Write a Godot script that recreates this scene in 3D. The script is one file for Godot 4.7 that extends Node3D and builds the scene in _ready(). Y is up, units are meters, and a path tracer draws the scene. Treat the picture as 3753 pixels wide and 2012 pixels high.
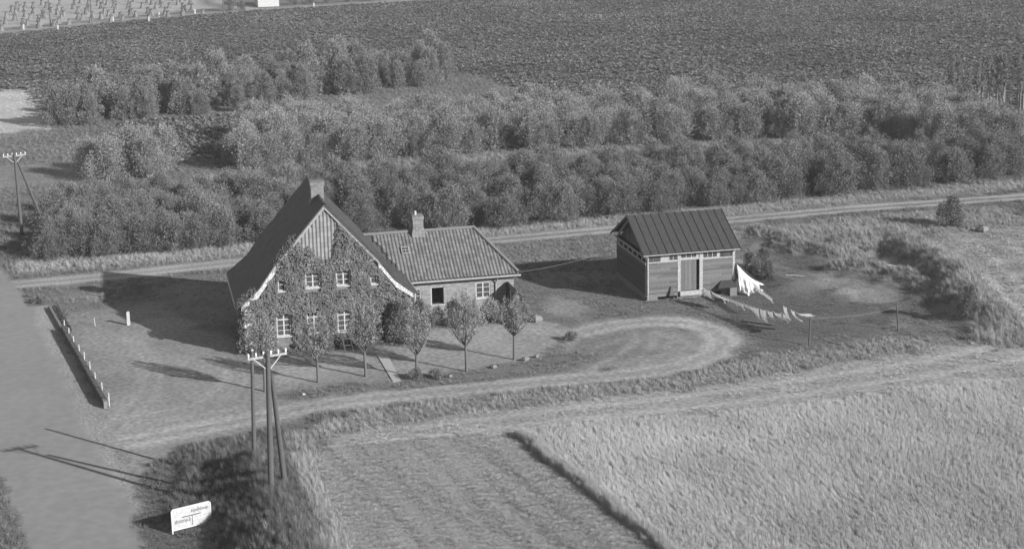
extends Node3D
# A vine-covered farmhouse with a tiled wing, a plank shed, a plantation behind, and a cereal field in front, seen from a low aeroplane in black and white.

# ---------------------------------------------------------------- mesh builder
class MB:
	var v := PackedVector3Array()
	var n := PackedVector3Array()
	var c := PackedColorArray()
	var col := Color.WHITE
	func tri(a: Vector3, b: Vector3, d: Vector3, nn := Vector3.ZERO) -> void:
		var m := nn
		if m == Vector3.ZERO:
			m = (d - a).cross(b - a).normalized()
		elif (d - a).cross(b - a).dot(nn) < 0.0:
			var t := b
			b = d
			d = t
		v.append(a); v.append(b); v.append(d)
		n.append(m); n.append(m); n.append(m)
		c.append(col); c.append(col); c.append(col)
	func quad(a: Vector3, b: Vector3, d: Vector3, e: Vector3, nn := Vector3.ZERO) -> void:
		tri(a, b, d, nn)
		tri(a, d, e, nn)
	func hexa(p: Array) -> void:   # 8 corners: bottom 0-3 round, top 4-7 above them
		var m := Vector3.ZERO
		for q in p:
			m += q
		m /= 8.0
		for f in [[0, 1, 2, 3], [4, 5, 6, 7], [0, 1, 5, 4], [1, 2, 6, 5], [2, 3, 7, 6], [3, 0, 4, 7]]:
			var a: Vector3 = p[f[0]]
			var b: Vector3 = p[f[1]]
			var d: Vector3 = p[f[2]]
			var e: Vector3 = p[f[3]]
			var nn := (d - a).cross(e - b)
			if nn.length() < 1e-9:
				continue
			nn = nn.normalized()
			if nn.dot((a + b + d + e) / 4.0 - m) < 0.0:
				nn = -nn
			quad(a, b, d, e, nn)
	func box(a: Vector3, b: Vector3) -> void:
		hexa([Vector3(a.x, a.y, a.z), Vector3(b.x, a.y, a.z), Vector3(b.x, a.y, b.z), Vector3(a.x, a.y, b.z), Vector3(a.x, b.y, a.z), Vector3(b.x, b.y, a.z), Vector3(b.x, b.y, b.z), Vector3(a.x, b.y, b.z)])
	func bar(p: Vector3, q: Vector3, w: float, h: float, up := Vector3.UP) -> void:   # a straight beam from p to q
		var d := (q - p).normalized()
		var s := d.cross(up)
		if s.length() < 0.01:
			s = d.cross(Vector3.RIGHT)
		s = s.normalized() * w / 2.0
		var u := s.cross(d).normalized() * h / 2.0
		hexa([p - s - u, p + s - u, q + s - u, q - s - u, p - s + u, p + s + u, q + s + u, q - s + u])
	func tube(p: Vector3, q: Vector3, r0: float, r1: float, k := 6, capped := false) -> void:
		var d := (q - p).normalized()
		var s := d.cross(Vector3.UP)
		if s.length() < 0.05:
			s = d.cross(Vector3.RIGHT)
		s = s.normalized()
		var u := s.cross(d).normalized()
		for i in k:
			var a0 := TAU * i / k
			var a1 := TAU * (i + 1) / k
			var n0 := s * cos(a0) + u * sin(a0)
			var n1 := s * cos(a1) + u * sin(a1)
			var A := p + n0 * r0
			var B := p + n1 * r0
			var C := q + n1 * r1
			var D := q + n0 * r1
			for t in [[A, B, C, n0, n1, n1], [A, C, D, n0, n1, n0]]:
				v.append(t[0]); v.append(t[1]); v.append(t[2])
				n.append(t[3]); n.append(t[4]); n.append(t[5])
				c.append(col); c.append(col); c.append(col)
			if capped:
				tri(q, C, D, d)
	func mesh(m: Material) -> ArrayMesh:
		var arr := []
		arr.resize(Mesh.ARRAY_MAX)
		arr[Mesh.ARRAY_VERTEX] = v
		arr[Mesh.ARRAY_NORMAL] = n
		arr[Mesh.ARRAY_COLOR] = c
		var am := ArrayMesh.new()
		am.add_surface_from_arrays(Mesh.PRIMITIVE_TRIANGLES, arr)
		am.surface_set_material(0, m)
		return am

# ---------------------------------------------------------------- naming and tagging
var taken := {}
func numbered(called: String) -> String:
	if not taken.has(called):
		taken[called] = 0
		return called
	taken[called] += 1
	return "%s_%03d" % [called, taken[called]]

func tag(o: Node, label: String, category: String, group := "") -> Node:
	o.set_meta("label", label)
	o.set_meta("category", category)
	if group:
		o.set_meta("group", group)
	return o

func thing(called: String, at: Vector3, label: String, category: String, group := "", turn := 0.0) -> Node3D:
	var o := Node3D.new()
	o.name = numbered(called)
	add_child(o)
	o.position = at
	o.rotation.y = turn
	tag(o, label, category, group)
	return o

func part(called: String, b: MB, m: Material, parent: Node) -> MeshInstance3D:
	return inst(called, b.mesh(m), parent)

func inst(called: String, me: Mesh, parent: Node) -> MeshInstance3D:
	var o := MeshInstance3D.new()
	o.name = called if parent != self else numbered(called)
	o.mesh = me
	parent.add_child(o, true)
	return o

func struct(o: Node) -> Node:
	o.set_meta("kind", "structure")
	return o

# ---------------------------------------------------------------- materials (a monochrome world: every colour is a grey)
var M := {}
func grey(g: float, a := 1.0) -> Color:
	var k := Color(g, g, g, 1).linear_to_srgb()
	k.a = a
	return k

func noise_tex(freq: float, lo: float, hi: float, seed_: int, oct := 4, size := 512, kind := FastNoiseLite.TYPE_SIMPLEX_SMOOTH) -> NoiseTexture2D:
	var f := FastNoiseLite.new()
	f.noise_type = kind
	f.frequency = freq
	f.seed = seed_
	f.fractal_octaves = oct
	var t := NoiseTexture2D.new()
	t.width = size
	t.height = size
	t.seamless = true
	t.noise = f
	var g := Gradient.new()
	g.set_color(0, Color(lo, lo, lo))
	g.set_color(1, Color(hi, hi, hi))
	t.color_ramp = g
	return t

func mk(called: String, g: float, rough := 0.85, tex: Texture2D = null, scale := 1.0, vc := false) -> StandardMaterial3D:
	var m := StandardMaterial3D.new()
	m.resource_name = called
	m.albedo_color = grey(g)
	m.roughness = rough
	m.metallic_specular = 0.3
	m.vertex_color_use_as_albedo = vc
	m.cull_mode = BaseMaterial3D.CULL_DISABLED
	if tex:
		m.albedo_texture = tex
		m.uv1_triplanar = true
		m.uv1_world_triplanar = true
		m.uv1_scale = Vector3.ONE * scale
	M[called] = m
	return m

func materials() -> void:
	var soft := noise_tex(0.012, 0.72, 1.0, 3)
	var fine := noise_tex(0.05, 0.6, 1.0, 5)
	mk("ground", 1.0, 0.95, noise_tex(0.03, 0.66, 1.14, 21, 6, 1024), 0.14, true)
	mk("soil", 1.0, 0.95, noise_tex(0.022, 0.74, 1.06, 23, 6, 1024), 0.1, true)
	mk("road", 1.0, 0.85, noise_tex(0.012, 0.85, 0.95, 25, 6, 1024), 0.09, true)
	mk("plaster_white", 0.52, 0.85, noise_tex(0.02, 0.6, 1.08, 43, 5), 0.6)
	mk("paint_white", 0.44, 0.6, noise_tex(0.02, 0.7, 1.05, 41, 5), 0.9)
	mk("mortar", 0.22, 0.95, fine, 0.8)
	mk("brick", 1.0, 0.9, fine, 1.1, true)
	mk("roof_felt", 0.072, 0.75, noise_tex(0.02, 0.75, 1.0, 12), 0.35)
	mk("tile", 1.0, 0.7, fine, 0.9, true)
	mk("zinc", 0.3, 0.5, soft, 1.0)
	mk("dark_wood", 0.05, 0.85, fine, 0.8)
	mk("board", 1.0, 0.8, noise_tex(0.03, 0.72, 1.0, 31), 0.6, true)
	mk("pale_wood", 0.35, 0.8, soft, 0.9)
	mk("shed_felt", 0.048, 0.7, noise_tex(0.015, 0.75, 1.0, 17), 0.4)
	mk("seam", 0.02, 0.7)
	mk("concrete", 0.2, 0.92, fine, 0.6)
	mk("pale_slab", 0.42, 0.9, fine, 0.6)
	mk("dark_stone", 0.1, 0.95, fine, 1.2)  # one even dark tone for the roadside wall stones
	mk("pole_wood", 0.11, 0.85, fine, 0.5)
	mk("porcelain", 0.5, 0.3)
	mk("steel", 0.4, 0.5)
	mk("dark_pane", 0.05, 0.12)  # near-black stands in for the unlit space behind the glass
	mk("print", 0.09, 0.7)
	mk("cloth_white", 0.56, 0.9)
	mk("cloth_grey", 0.6, 0.9)
	mk("stone", 0.22, 0.9, fine, 1.4)
	mk("bark", 0.15, 0.9, fine, 0.9)
	mk("bark_pale", 0.3, 0.9, soft, 0.9)
	mk("twig", 0.1, 0.9)
	mk("rope", 0.2, 0.9)
	mk("straw", 1.0, 0.9, null, 1.0, true)
	for k in ["leaf", "grass", "ivy"]:
		var m := mk(k, 1.0, 0.75, null, 1.0, true)
		m.backlight_enabled = true
		m.backlight = Color(0.35, 0.35, 0.35)
	for k in ["cloth_white", "cloth_grey"]:
		M[k].backlight_enabled = true
		M[k].backlight = Color(0.6, 0.6, 0.6)
	var g := StandardMaterial3D.new()
	g.albedo_color = Color(0.5, 0.5, 0.5, 0.22)
	g.transparency = BaseMaterial3D.TRANSPARENCY_ALPHA
	g.roughness = 0.04
	g.metallic_specular = 0.6
	M["glass"] = g

# ---------------------------------------------------------------- ground: where each kind of soil and growth lies (metres)
var nz := FastNoiseLite.new()
var nz2 := FastNoiseLite.new()
var shapes := []
var t_tone := 0.0
var t_h := 0.0
var t_d := 0.0
var t_v := 0.0
var t_c := ""
var t_k := 0

func poly(pts: Array, soft: float, amp: float, tone: float, h: float, d: float, vt: float, cls: String, kind := 0) -> void:
	shape(pts, true, 0.0, soft, amp, tone, h, d, vt, cls, kind)

func way(pts: Array, half: float, soft: float, amp: float, tone: float, h: float, d: float, vt: float, cls: String, kind := 0) -> void:
	shape(pts, false, half, soft, amp, tone, h, d, vt, cls, kind)

func shape(pts: Array, closed: bool, half: float, soft: float, amp: float, tone: float, h: float, d: float, vt: float, cls: String, kind: int) -> void:
	var pv := PackedVector2Array()
	for i in range(0, pts.size(), 2):
		pv.append(Vector2(pts[i], pts[i + 1]))
	var r := Rect2(pv[0], Vector2.ZERO)
	for p in pv:
		r = r.expand(p)
	shapes.append({"p": pv, "closed": closed, "half": half, "soft": soft, "amp": amp, "tone": tone, "h": h, "d": d, "vt": vt, "c": cls, "k": kind, "r": r.grow(half + soft + amp + 0.3)})

func side(p: Vector2, pv: PackedVector2Array, closed: bool) -> float:   # distance to the outline, negative inside
	var best := 1e9
	var inside := false
	var k := pv.size()
	for i in (k if closed else k - 1):
		var a := pv[i]
		var b := pv[(i + 1) % k]
		var ab := b - a
		var t := clampf((p - a).dot(ab) / ab.length_squared(), 0.0, 1.0)
		best = minf(best, p.distance_squared_to(a + ab * t))
		if closed and (a.y > p.y) != (b.y > p.y) and p.x < (b.x - a.x) * (p.y - a.y) / (b.y - a.y) + a.x:
			inside = not inside
	best = sqrt(best)
	return -best if inside else best

func zone(x: float, z: float) -> void:
	var p := Vector2(x, z)
	t_tone = 0.11; t_h = 0.3; t_d = 0.9; t_v = 0.12; t_c = "ground"; t_k = 0
	var wob := nz.get_noise_2d(x, z)
	for s in shapes:
		if not s.r.has_point(p):
			continue
		var d: float = side(p, s.p, s.closed) - s.half + wob * s.amp
		var w := 1.0 - smoothstep(-s.soft, s.soft, d)
		if w <= 0.0:
			continue
		t_tone = lerpf(t_tone, s.tone, w)
		t_h = lerpf(t_h, s.h, w)
		t_d = lerpf(t_d, s.d, w)
		t_v = lerpf(t_v, s.vt, w)
		if w > 0.5:
			t_k = s.k
			if s.c:
				t_c = s.c
	var calm := 0.25 if t_c == "road" else 1.0
	t_tone *= 1.0 + calm * (0.2 * nz2.get_noise_2d(x, z) + 0.14 * wob)

const ROAD := [-6.7, 60.0, -6.9, 29.2, -7.3, 24.2, -10.4, 8.1, -11.0, 2.9, -11.6, -2.3, -12.9, -8.6, -13.6, -15.4, -14.6, -20.1, -15.9, -26.6, -17.5, -33.0, -24.0, -52.0, -38.0, -80.0, -45.0, -80.0, -31.0, -52.0, -23.5, -31.0, -20.5, -15.0, -17.0, 2.0, -13.6, 18.8, -11.8, 27.7, -11.6, 60.0]
const BACK_TRACK := [-15.7, -23.2, -12.0, -23.3, -7.7, -23.8, 0.4, -25.0, 11.0, -25.8, 21.5, -26.2, 32.8, -27.0, 43.1, -27.3, 54.3, -28.1, 70.4, -28.0, 120.0, -29.0]
const LOOP := [-7.5, 14.5, -1.4, 12.8, 3.3, 11.2, 8.0, 10.9, 12.6, 10.9, 17.4, 10.9, 22.2, 11.0, 25.3, 10.4, 27.9, 8.6, 29.6, 6.2, 29.8, 3.6, 28.7, 1.4, 26.6, 0.4, 23.9, 0.6, 21.1, 1.8]
const CROP := [12.9, 19.4, 17.9, 18.4, 24.4, 19.7, 31.2, 19.2, 43.5, 18.3, 60.0, 17.0, 60.0, 60.0, 18.5, 60.0, 15.5, 35.6]

func lay_out_ground() -> void:
	# far fields first, then the near ground
	poly([-80, -126, -13, -117, 2, -125, 27, -140, 43, -131, 48, -100, 62, -86, 90, -78, 160, -70, 260, -70, 260, -258, 120, -262, 54, -262, 22, -255, -7, -240, -29, -224, -80, -200], 1.5, 2.0, 0.065, 0.36, 0.85, 0.092, "beet_field", 3)
	poly([-90, -232, -30, -238, -7, -253, 13, -266, 10, -300, -34, -330, -90, -330], 1.0, 1.0, 0.27, 0.1, 0.4, 0.28, "stubble_field", 1)
	way([-90, -205, -36, -226, -29, -230, -7, -246, 21.6, -259, 36, -261, 54, -266, 120, -271, 260, -280], 2.4, 0.6, 0.4, 0.21, 0.1, 0.05, 0.2, "far_road", 1)
	way([20, -259, 17, -278, 12, -310], 2.0, 0.8, 0.5, 0.25, 0.1, 0.05, 0.2, "far_road", 1)
	poly([-40, -141, -20.4, -139, -17.7, -120, -15.3, -101, -21, -98, -40, -96], 1.0, 2.0, 0.34, 0.12, 0.3, 0.36, "ground", 1)
	poly([-1.9, -76, 3.1, -72.5, 4.9, -75.4, 8.6, -99, 5, -103, -7.4, -101, -7.5, -90], 0.3, 0.5, 0.06, 0.55, 1.0, 0.095, "ground", 3)
	poly([-22, -77, -9, -76, -4, -66, -9, -64, -22, -62], 1.0, 2.0, 0.16, 0.1, 0.6, 0.16, "ground", 1)
	# the strip of long pale grass between the track and the plantation
	way([-14, -28.3, 1.8, -28.6, 22.6, -28.4, 34, -29.4, 45, -30.2, 54, -31, 74, -33, 120, -36], 1.9, 0.8, 0.8, 0.2, 0.34, 0.95, 0.23, "ground", 2)
	way([2.7, -62, 34, -63, 55, -61.5, 70, -59, 82, -46], 2.5, 1.0, 1.5, 0.15, 0.45, 0.9, 0.17, "ground", 2)
	# rough grass round the house and the shed
	poly([-13, -22, 20, -24, 42, -25, 60, -25, 60, 12, 30, 10, 20, 8, -9, 12], 1.5, 1.0, 0.12, 0.14, 0.85, 0.125, "ground", 1)
	poly([20, -24, 31, -24, 30, -13, 21, -15], 1.0, 1.0, 0.13, 0.22, 0.95, 0.15, "ground", 2)
	poly([-12.5, -17.5, -4.5, -20.5, -4, -17.5, -9, -16], 0.8, 0.6, 0.15, 0.25, 0.9, 0.17, "ground", 2)
	# bare yard
	poly([-7.6, 23.1, -8.0, 14.8, -8.9, 9.1, -10.2, -2.4, -11.7, -12.0, -9.1, -14.0, -5.5, -13.0, -0.6, -6, -0.2, 0.9, 9.3, 0.9, 12, -2.5, 17.5, -2.5, 19.5, -3.6, 22.4, -8.1, 23.4, -4.6, 22.0, 1.2, 18.9, 4.8, 15.6, 7.6, 8.3, 8.3, 12.3, 11.9, 7.7, 12.0, 3.1, 12.6, 0.7, 14.4, -3.7, 16.1, -5.8, 17.9], 0.7, 0.9, 0.19, 0.05, 0.04, 0.16, "yard", 1)
	poly([-11.4, -13.5, -5, -15, -4, -10.5, -7, -9.8, -11, -10.5], 0.8, 0.8, 0.17, 0.08, 0.5, 0.19, "yard", 1)
	poly([-5.2, -18.5, 0, -19, 0, -3.5, -2.5, -6.5], 0.6, 0.8, 0.13, 0.08, 0.8, 0.12, "ground", 1)
	poly([19.5, -4.5, 22.5, -2.5, 22, 1.0, 19, 3.0, 18.2, 0.5], 1.2, 1.0, 0.12, 0.1, 0.6, 0.12, "ground", 1)
	# loop of the drive
	poly([21, 2.2, 24, 0.8, 27.5, 1.4, 29.2, 4.2, 28, 8, 24.5, 10, 17, 10.2, 18, 6.5], 0.8, 1.2, 0.15, 0.07, 0.45, 0.16, "yard", 1)
	way(LOOP, 1.35, 0.55, 0.7, 0.205, 0.05, 0.03, 0.2, "drive", 1)
	for off in [-0.7, 0.7]:
		var a := []
		for i in range(0, LOOP.size(), 2):
			var p := Vector2(LOOP[i], LOOP[i + 1])
			var q := Vector2(LOOP[mini(i + 2, LOOP.size() - 2)], LOOP[mini(i + 3, LOOP.size() - 1)])
			if i + 2 >= LOOP.size():
				q = p * 2.0 - Vector2(LOOP[i - 2], LOOP[i - 1])
			var nn: Vector2 = (q - p).normalized().orthogonal() * off
			a.append(p.x + nn.x); a.append(p.y + nn.y)
		way(a, 0.28, 0.3, 0.4, 0.3, 0.05, 0.02, 0.2, "drive", 1)
	for q in [[-7.5, 12, -3, 11, 2, 9.4, 6, 8.9], [-7.8, 10.5, -3.5, 9.2, -1.5, 5, -1.2, 1.5], [-9.2, 13, -6.6, 6, -6.2, 0, -7.4, -6], [19.5, 9.8, 22.6, 6.8, 24.2, 4.6, 24.8, 2.2], [22.5, 9.8, 25.2, 7.4, 26.6, 5, 26.2, 2.8], [19.5, -1.5, 20.5, 1.0, 18.5, 4.0, 14, 5.4, 9, 6]]:
		way(q, 0.22, 0.3, 0.5, 0.245, 0.05, 0.05, 0.2, "", 1)
		way(q.map(func(x): return x + 0.9), 0.16, 0.28, 0.5, 0.245, 0.05, 0.05, 0.2, "", 1)
	way([21.5, 5.0, 24.5, 3.4, 26.8, 4.0, 27.2, 6.2, 25, 8.2, 21, 8.8], 0.35, 0.4, 0.4, 0.2, 0.05, 0.1, 0.18, "", 1)
	poly([1.0, 1.6, 9.0, 1.4, 12.5, -1.8, 17.5, -1.9, 19.6, -1.0, 21.0, 0.8, 19.2, 2.6, 15.8, 4.9, 9, 6.8, 3, 6.7, 0.8, 6.4], 0.6, 0.9, 0.225, 0.05, 0.05, 0.18, "yard", 1)
	# planted strip under the row of trees
	poly([0.8, 8.3, 3.7, 7.8, 8.3, 8.2, 13.4, 7.2, 18.7, 5.7, 21.5, 6.6, 18.5, 9.3, 12.7, 9.9, 8.0, 9.8, 3.4, 9.9, 0.9, 9.5], 0.5, 0.7, 0.12, 0.16, 0.75, 0.13, "ground", 1)
	# back track: two wheel ruts with a grassy middle
	way(BACK_TRACK, 1.5, 0.4, 0.3, 0.16, 0.1, 0.6, 0.17, "dirt_track", 1)
	way([-15.7, -23.2, -7.7, -23.8, 0.4, -25.0], 1.5, 0.5, 0.4, 0.2, 0.05, 0.12, 0.17, "dirt_track", 1)
	for off in [-0.75, 0.75]:
		var a := []
		for i in range(0, BACK_TRACK.size(), 2):
			a.append(BACK_TRACK[i]); a.append(BACK_TRACK[i + 1] + off)
		way(a, 0.32, 0.22, 0.25, 0.29, 0.05, 0.03, 0.2, "dirt_track", 1)
	# road-side corner: dark rank weeds, and a pale band of bent grass beside the field
	poly([-6.5, 60, -6.7, 29.2, -7.1, 23.6, -6.6, 19.6, -4.5, 16.3, 0.7, 14.9, 1.9, 17.0, 1.0, 20.9, 0.9, 25.3, 1.4, 31.3, 1.4, 60], 0.4, 0.7, 0.08, 0.5, 1.0, 0.095, "ground", 2)
	poly([-7.1, 23.6, -6.9, 19.8, -5.2, 18.0, -4.6, 20.2, -5.4, 23.6, -5.4, 26.5, -3.8, 27.0, -3.0, 28.2, -3.6, 31.5, -6.7, 31.5], 0.4, 0.4, 0.09, 0.16, 0.9, 0.095, "ground", 1)
	poly([1.2, 16.2, 0.7, 20.9, 0.7, 25.3, 1.0, 31.3, 1.2, 60, 2.8, 60, 2.3, 31.6, 1.9, 26.2, 1.9, 21.2, 2.5, 17.2], 0.3, 0.4, 0.2, 0.55, 1.0, 0.235, "ground", 2)
	# field margin
	poly([1.4, 16.0, 5.2, 13.4, 9.8, 12.6, 17.0, 12.4, 24.3, 12.3, 30.1, 10.3, 35.7, 9.3, 41.4, 8.6, 43.6, 10.7, 39.6, 12.1, 34.0, 13.0, 28.5, 14.1, 23.4, 14.8, 16.3, 14.9, 9.3, 15.3, 4.8, 16.3, 2.5, 17.0], 0.35, 0.5, 0.19, 0.28, 0.95, 0.22, "ground", 2)
	poly([2.5, 17.0, 4.8, 16.3, 9.3, 15.3, 16.3, 14.9, 23.4, 14.8, 28.5, 14.1, 34, 13, 39.6, 12.1, 44, 11, 47.5, 10, 60, 2, 60, 17.5, 43.5, 18.6, 31.2, 19.4, 24.4, 19.9, 17.9, 18.6, 12.9, 19.6, 10, 19, 4, 19.5], 0.4, 0.6, 0.24, 0.12, 0.7, 0.27, "mown_strip", 1)
	way([8, 16.6, 16, 16.0, 23, 15.9, 29, 15.2, 40, 13.6, 50, 10.5], 0.3, 0.3, 0.3, 0.3, 0.06, 0.4, 0.32, "", 1)
	way([8, 18.3, 16, 17.6, 23, 17.9, 30, 17.3, 41, 16, 52, 13.5], 0.3, 0.3, 0.3, 0.3, 0.06, 0.4, 0.32, "", 1)
	poly([2.6, 18.4, 5, 18.6, 10, 18.2, 12.9, 19.2, 13.4, 22.4, 15.8, 37, 17.5, 60, 2.6, 60, 2.3, 31.6, 1.9, 26.2, 2.0, 21.2], 0.4, 0.5, 0.31, 0.15, 0.95, 0.21, "mown_field", 4)
	poly(CROP, 0.12, 0.25, 0.34, 1.0, 1.0, 0.33, "cereal_ground", 5)
	# hollow beside the shed and its grassy banks
	poly([35.5, -5.0, 38.5, -13.8, 42.9, -13.1, 45.1, -7.3, 46.2, -0.4, 44.6, 5.0, 40.8, 6.6, 36.4, 7.2, 31.5, 8.0, 31.6, 1.3, 33, -4.2], 0.7, 1.0, 0.09, 0.09, 0.8, 0.09, "ground", 1)
	poly([40.5, -8.5, 43.5, -6.5, 45, -1, 43.5, 2.2, 41, 0.5], 1.0, 1.3, 0.17, 0.07, 0.4, 0.16, "ground", 1)
	way([38, -21, 41.9, -20.6, 43.4, -17.5, 43.9, -14.0, 44.8, -12.3], 1.1, 0.5, 1.2, 0.17, 0.45, 0.9, 0.22, "ground", 2)
	way([46.6, -13.0, 50.9, -14.0, 50.9, -9.0, 50.0, -3.0, 48.3, 3.1, 47.2, 7.6, 46.3, 11.5], 1.9, 0.6, 1.4, 0.18, 0.55, 0.9, 0.23, "ground", 2)
	way([43.8, -7.9, 46.6, -5.6, 47.7, -0.3], 0.8, 0.4, 0.9, 0.17, 0.42, 0.9, 0.21, "ground", 2)
	poly([44, -23, 52, -24.5, 66, -25, 66, -18, 56, -16.5, 51, -15.5, 46, -16.5], 1.0, 1.0, 0.16, 0.4, 0.95, 0.22, "ground", 2)
	poly([53, -14.5, 58, -17, 90, -20, 90, 3, 49, 13.5, 48.8, 6.3, 52.3, -3.8], 0.8, 0.9, 0.2, 0.16, 0.85, 0.22, "stubble_field", 1)
	for i in 6:
		way([54.5 + i * 3.0, -14.0 + i * 0.3, 50.2 + i * 2.6, 4.0 + i * 1.2, 49.0 + i * 2.4, 12.0], 0.3, 0.3, 0.5, 0.28, 0.2, 0.9, 0.29, "", 1)
	for q in [[44.5, -17, 47, -15.5, 46.5, -13.5, 44.6, -14.5], [47.6, -11, 49, -9.5, 48.6, -6, 47.2, -7.5], [52.5, -12, 54, -9, 52.4, -4, 51.2, -7], [37, -14, 40, -13.5, 40.5, -10, 37.5, -11]]:
		poly(q, 0.5, 0.9, 0.23, 0.1, 0.25, 0.2, "", 1)
	# asphalt road with its sandy shoulders
	way([-7.6, 24, -9.9, 8.3, -10.8, 2.9, -11.3, -2.3, -12.6, -8.6, -13.2, -15.4], 0.9, 0.5, 0.4, 0.23, 0.05, 0.1, 0.15, "", 1)
	poly(ROAD, 0.2, 0.35, 0.2, 0.0, 0.0, 0.1, "road", 1)
	poly([-40, 60, -13.2, 60, -13.0, 27, -14.6, 18, -18, 2, -40, 2], 0.5, 0.6, 0.13, 0.12, 0.9, 0.15, "ground", 1)

const NX0 := -34.0
const NZ0 := -60.0
const CELL := 0.34
const NXN := 330
const NZN := 326
var g_h := PackedFloat32Array()
var g_d := PackedFloat32Array()
var g_v := PackedFloat32Array()
var g_k := PackedByteArray()
var g_y := PackedFloat32Array()

var banks := []
func lift(x: float, z: float, k: int) -> float:
	var y := 0.0
	for b in banks:
		if b.r.has_point(Vector2(x, z)):
			var d := side(Vector2(x, z), b.p, false)
			y = maxf(y, b.h * exp(-pow(d / b.w, 2.0)))
	if x > 39.0 and x < 60.0 and z > -24.0 and z < 9.0:
		var f := smoothstep(39.0, 42.0, x) * (1.0 - smoothstep(56.0, 60.0, x)) * smoothstep(-24.0, -20.0, z) * (1.0 - smoothstep(5.0, 9.0, z))
		y += f * (0.35 * maxf(0.0, nz2.get_noise_2d(x * 2.2, z * 2.2) + 0.15) + 0.12 * absf(nz.get_noise_2d(x, z)))
	if k == 2:
		y += 0.10 * absf(nz2.get_noise_2d(x * 2.0, z * 2.0))
	return y

func at(x: float, z: float) -> float:   # height of the ground
	var fx := (x - NX0) / CELL
	var fz := (z - NZ0) / CELL
	var i := int(fx)
	var j := int(fz)
	if i < 0 or j < 0 or i >= NXN - 1 or j >= NZN - 1:
		return 0.0
	fx -= i
	fz -= j
	return lerpf(lerpf(g_y[j * NXN + i], g_y[j * NXN + i + 1], fx), lerpf(g_y[(j + 1) * NXN + i], g_y[(j + 1) * NXN + i + 1], fx), fz)

func build_ground() -> void:
	nz.seed = 4; nz.frequency = 0.35; nz.fractal_octaves = 3
	nz2.seed = 8; nz2.frequency = 0.11; nz2.fractal_octaves = 3
	for b in [[[-0.95, 22.6, -0.85, 28.0, -0.4, 48.0], 2.15, 1.6], [[38.5, -21, 41.9, -20.6, 43.6, -17.5, 44.3, -14.0, 45, -12.3], 1.5, 0.75], [[46.6, -13.3, 51.2, -14.5, 51.2, -9.0, 50.3, -3.0, 48.6, 3.1, 47.6, 7.6], 2.0, 1.25], [[43.8, -8.2, 46.9, -5.8, 48.0, -0.3], 1.0, 0.6], [[35.5, -11.0, 37.5, -8.0, 38.6, -5.0], 1.8, 0.7]]:
		var pv := PackedVector2Array()
		for i in range(0, b[0].size(), 2):
			pv.append(Vector2(b[0][i], b[0][i + 1]))
		var r := Rect2(pv[0], Vector2.ZERO)
		for p in pv:
			r = r.expand(p)
		banks.append({"p": pv, "w": b[1], "h": b[2], "r": r.grow(b[1] * 3.2)})
	lay_out_ground()
	patch_grid(NX0, NZ0, CELL, CELL, NXN, NZN, true)
	patch_grid(-100.0, -340.0, 2.5, 2.5, 145, 113, false)      # x -100..260, z -340..-60
	# beyond: plain grassland on to the horizon
	var b := MB.new()
	b.col = Color(0.13, 0.13, 0.13)
	var x1 := NX0 + CELL * (NXN - 1)
	var z1 := NZ0 + CELL * (NZN - 1)
	for q in [[-3000, -3000, 3000, -340], [-3000, -340, -100, -60], [260, -340, 3000, -60], [-3000, -60, NX0, z1], [x1, -60, 3000, z1], [-3000, z1, 3000, 3000]]:
		b.quad(Vector3(q[0], 0, q[1]), Vector3(q[2], 0, q[1]), Vector3(q[2], 0, q[3]), Vector3(q[0], 0, q[3]), Vector3.UP)
	struct(part("open_country", b, M.ground, self))

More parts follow.
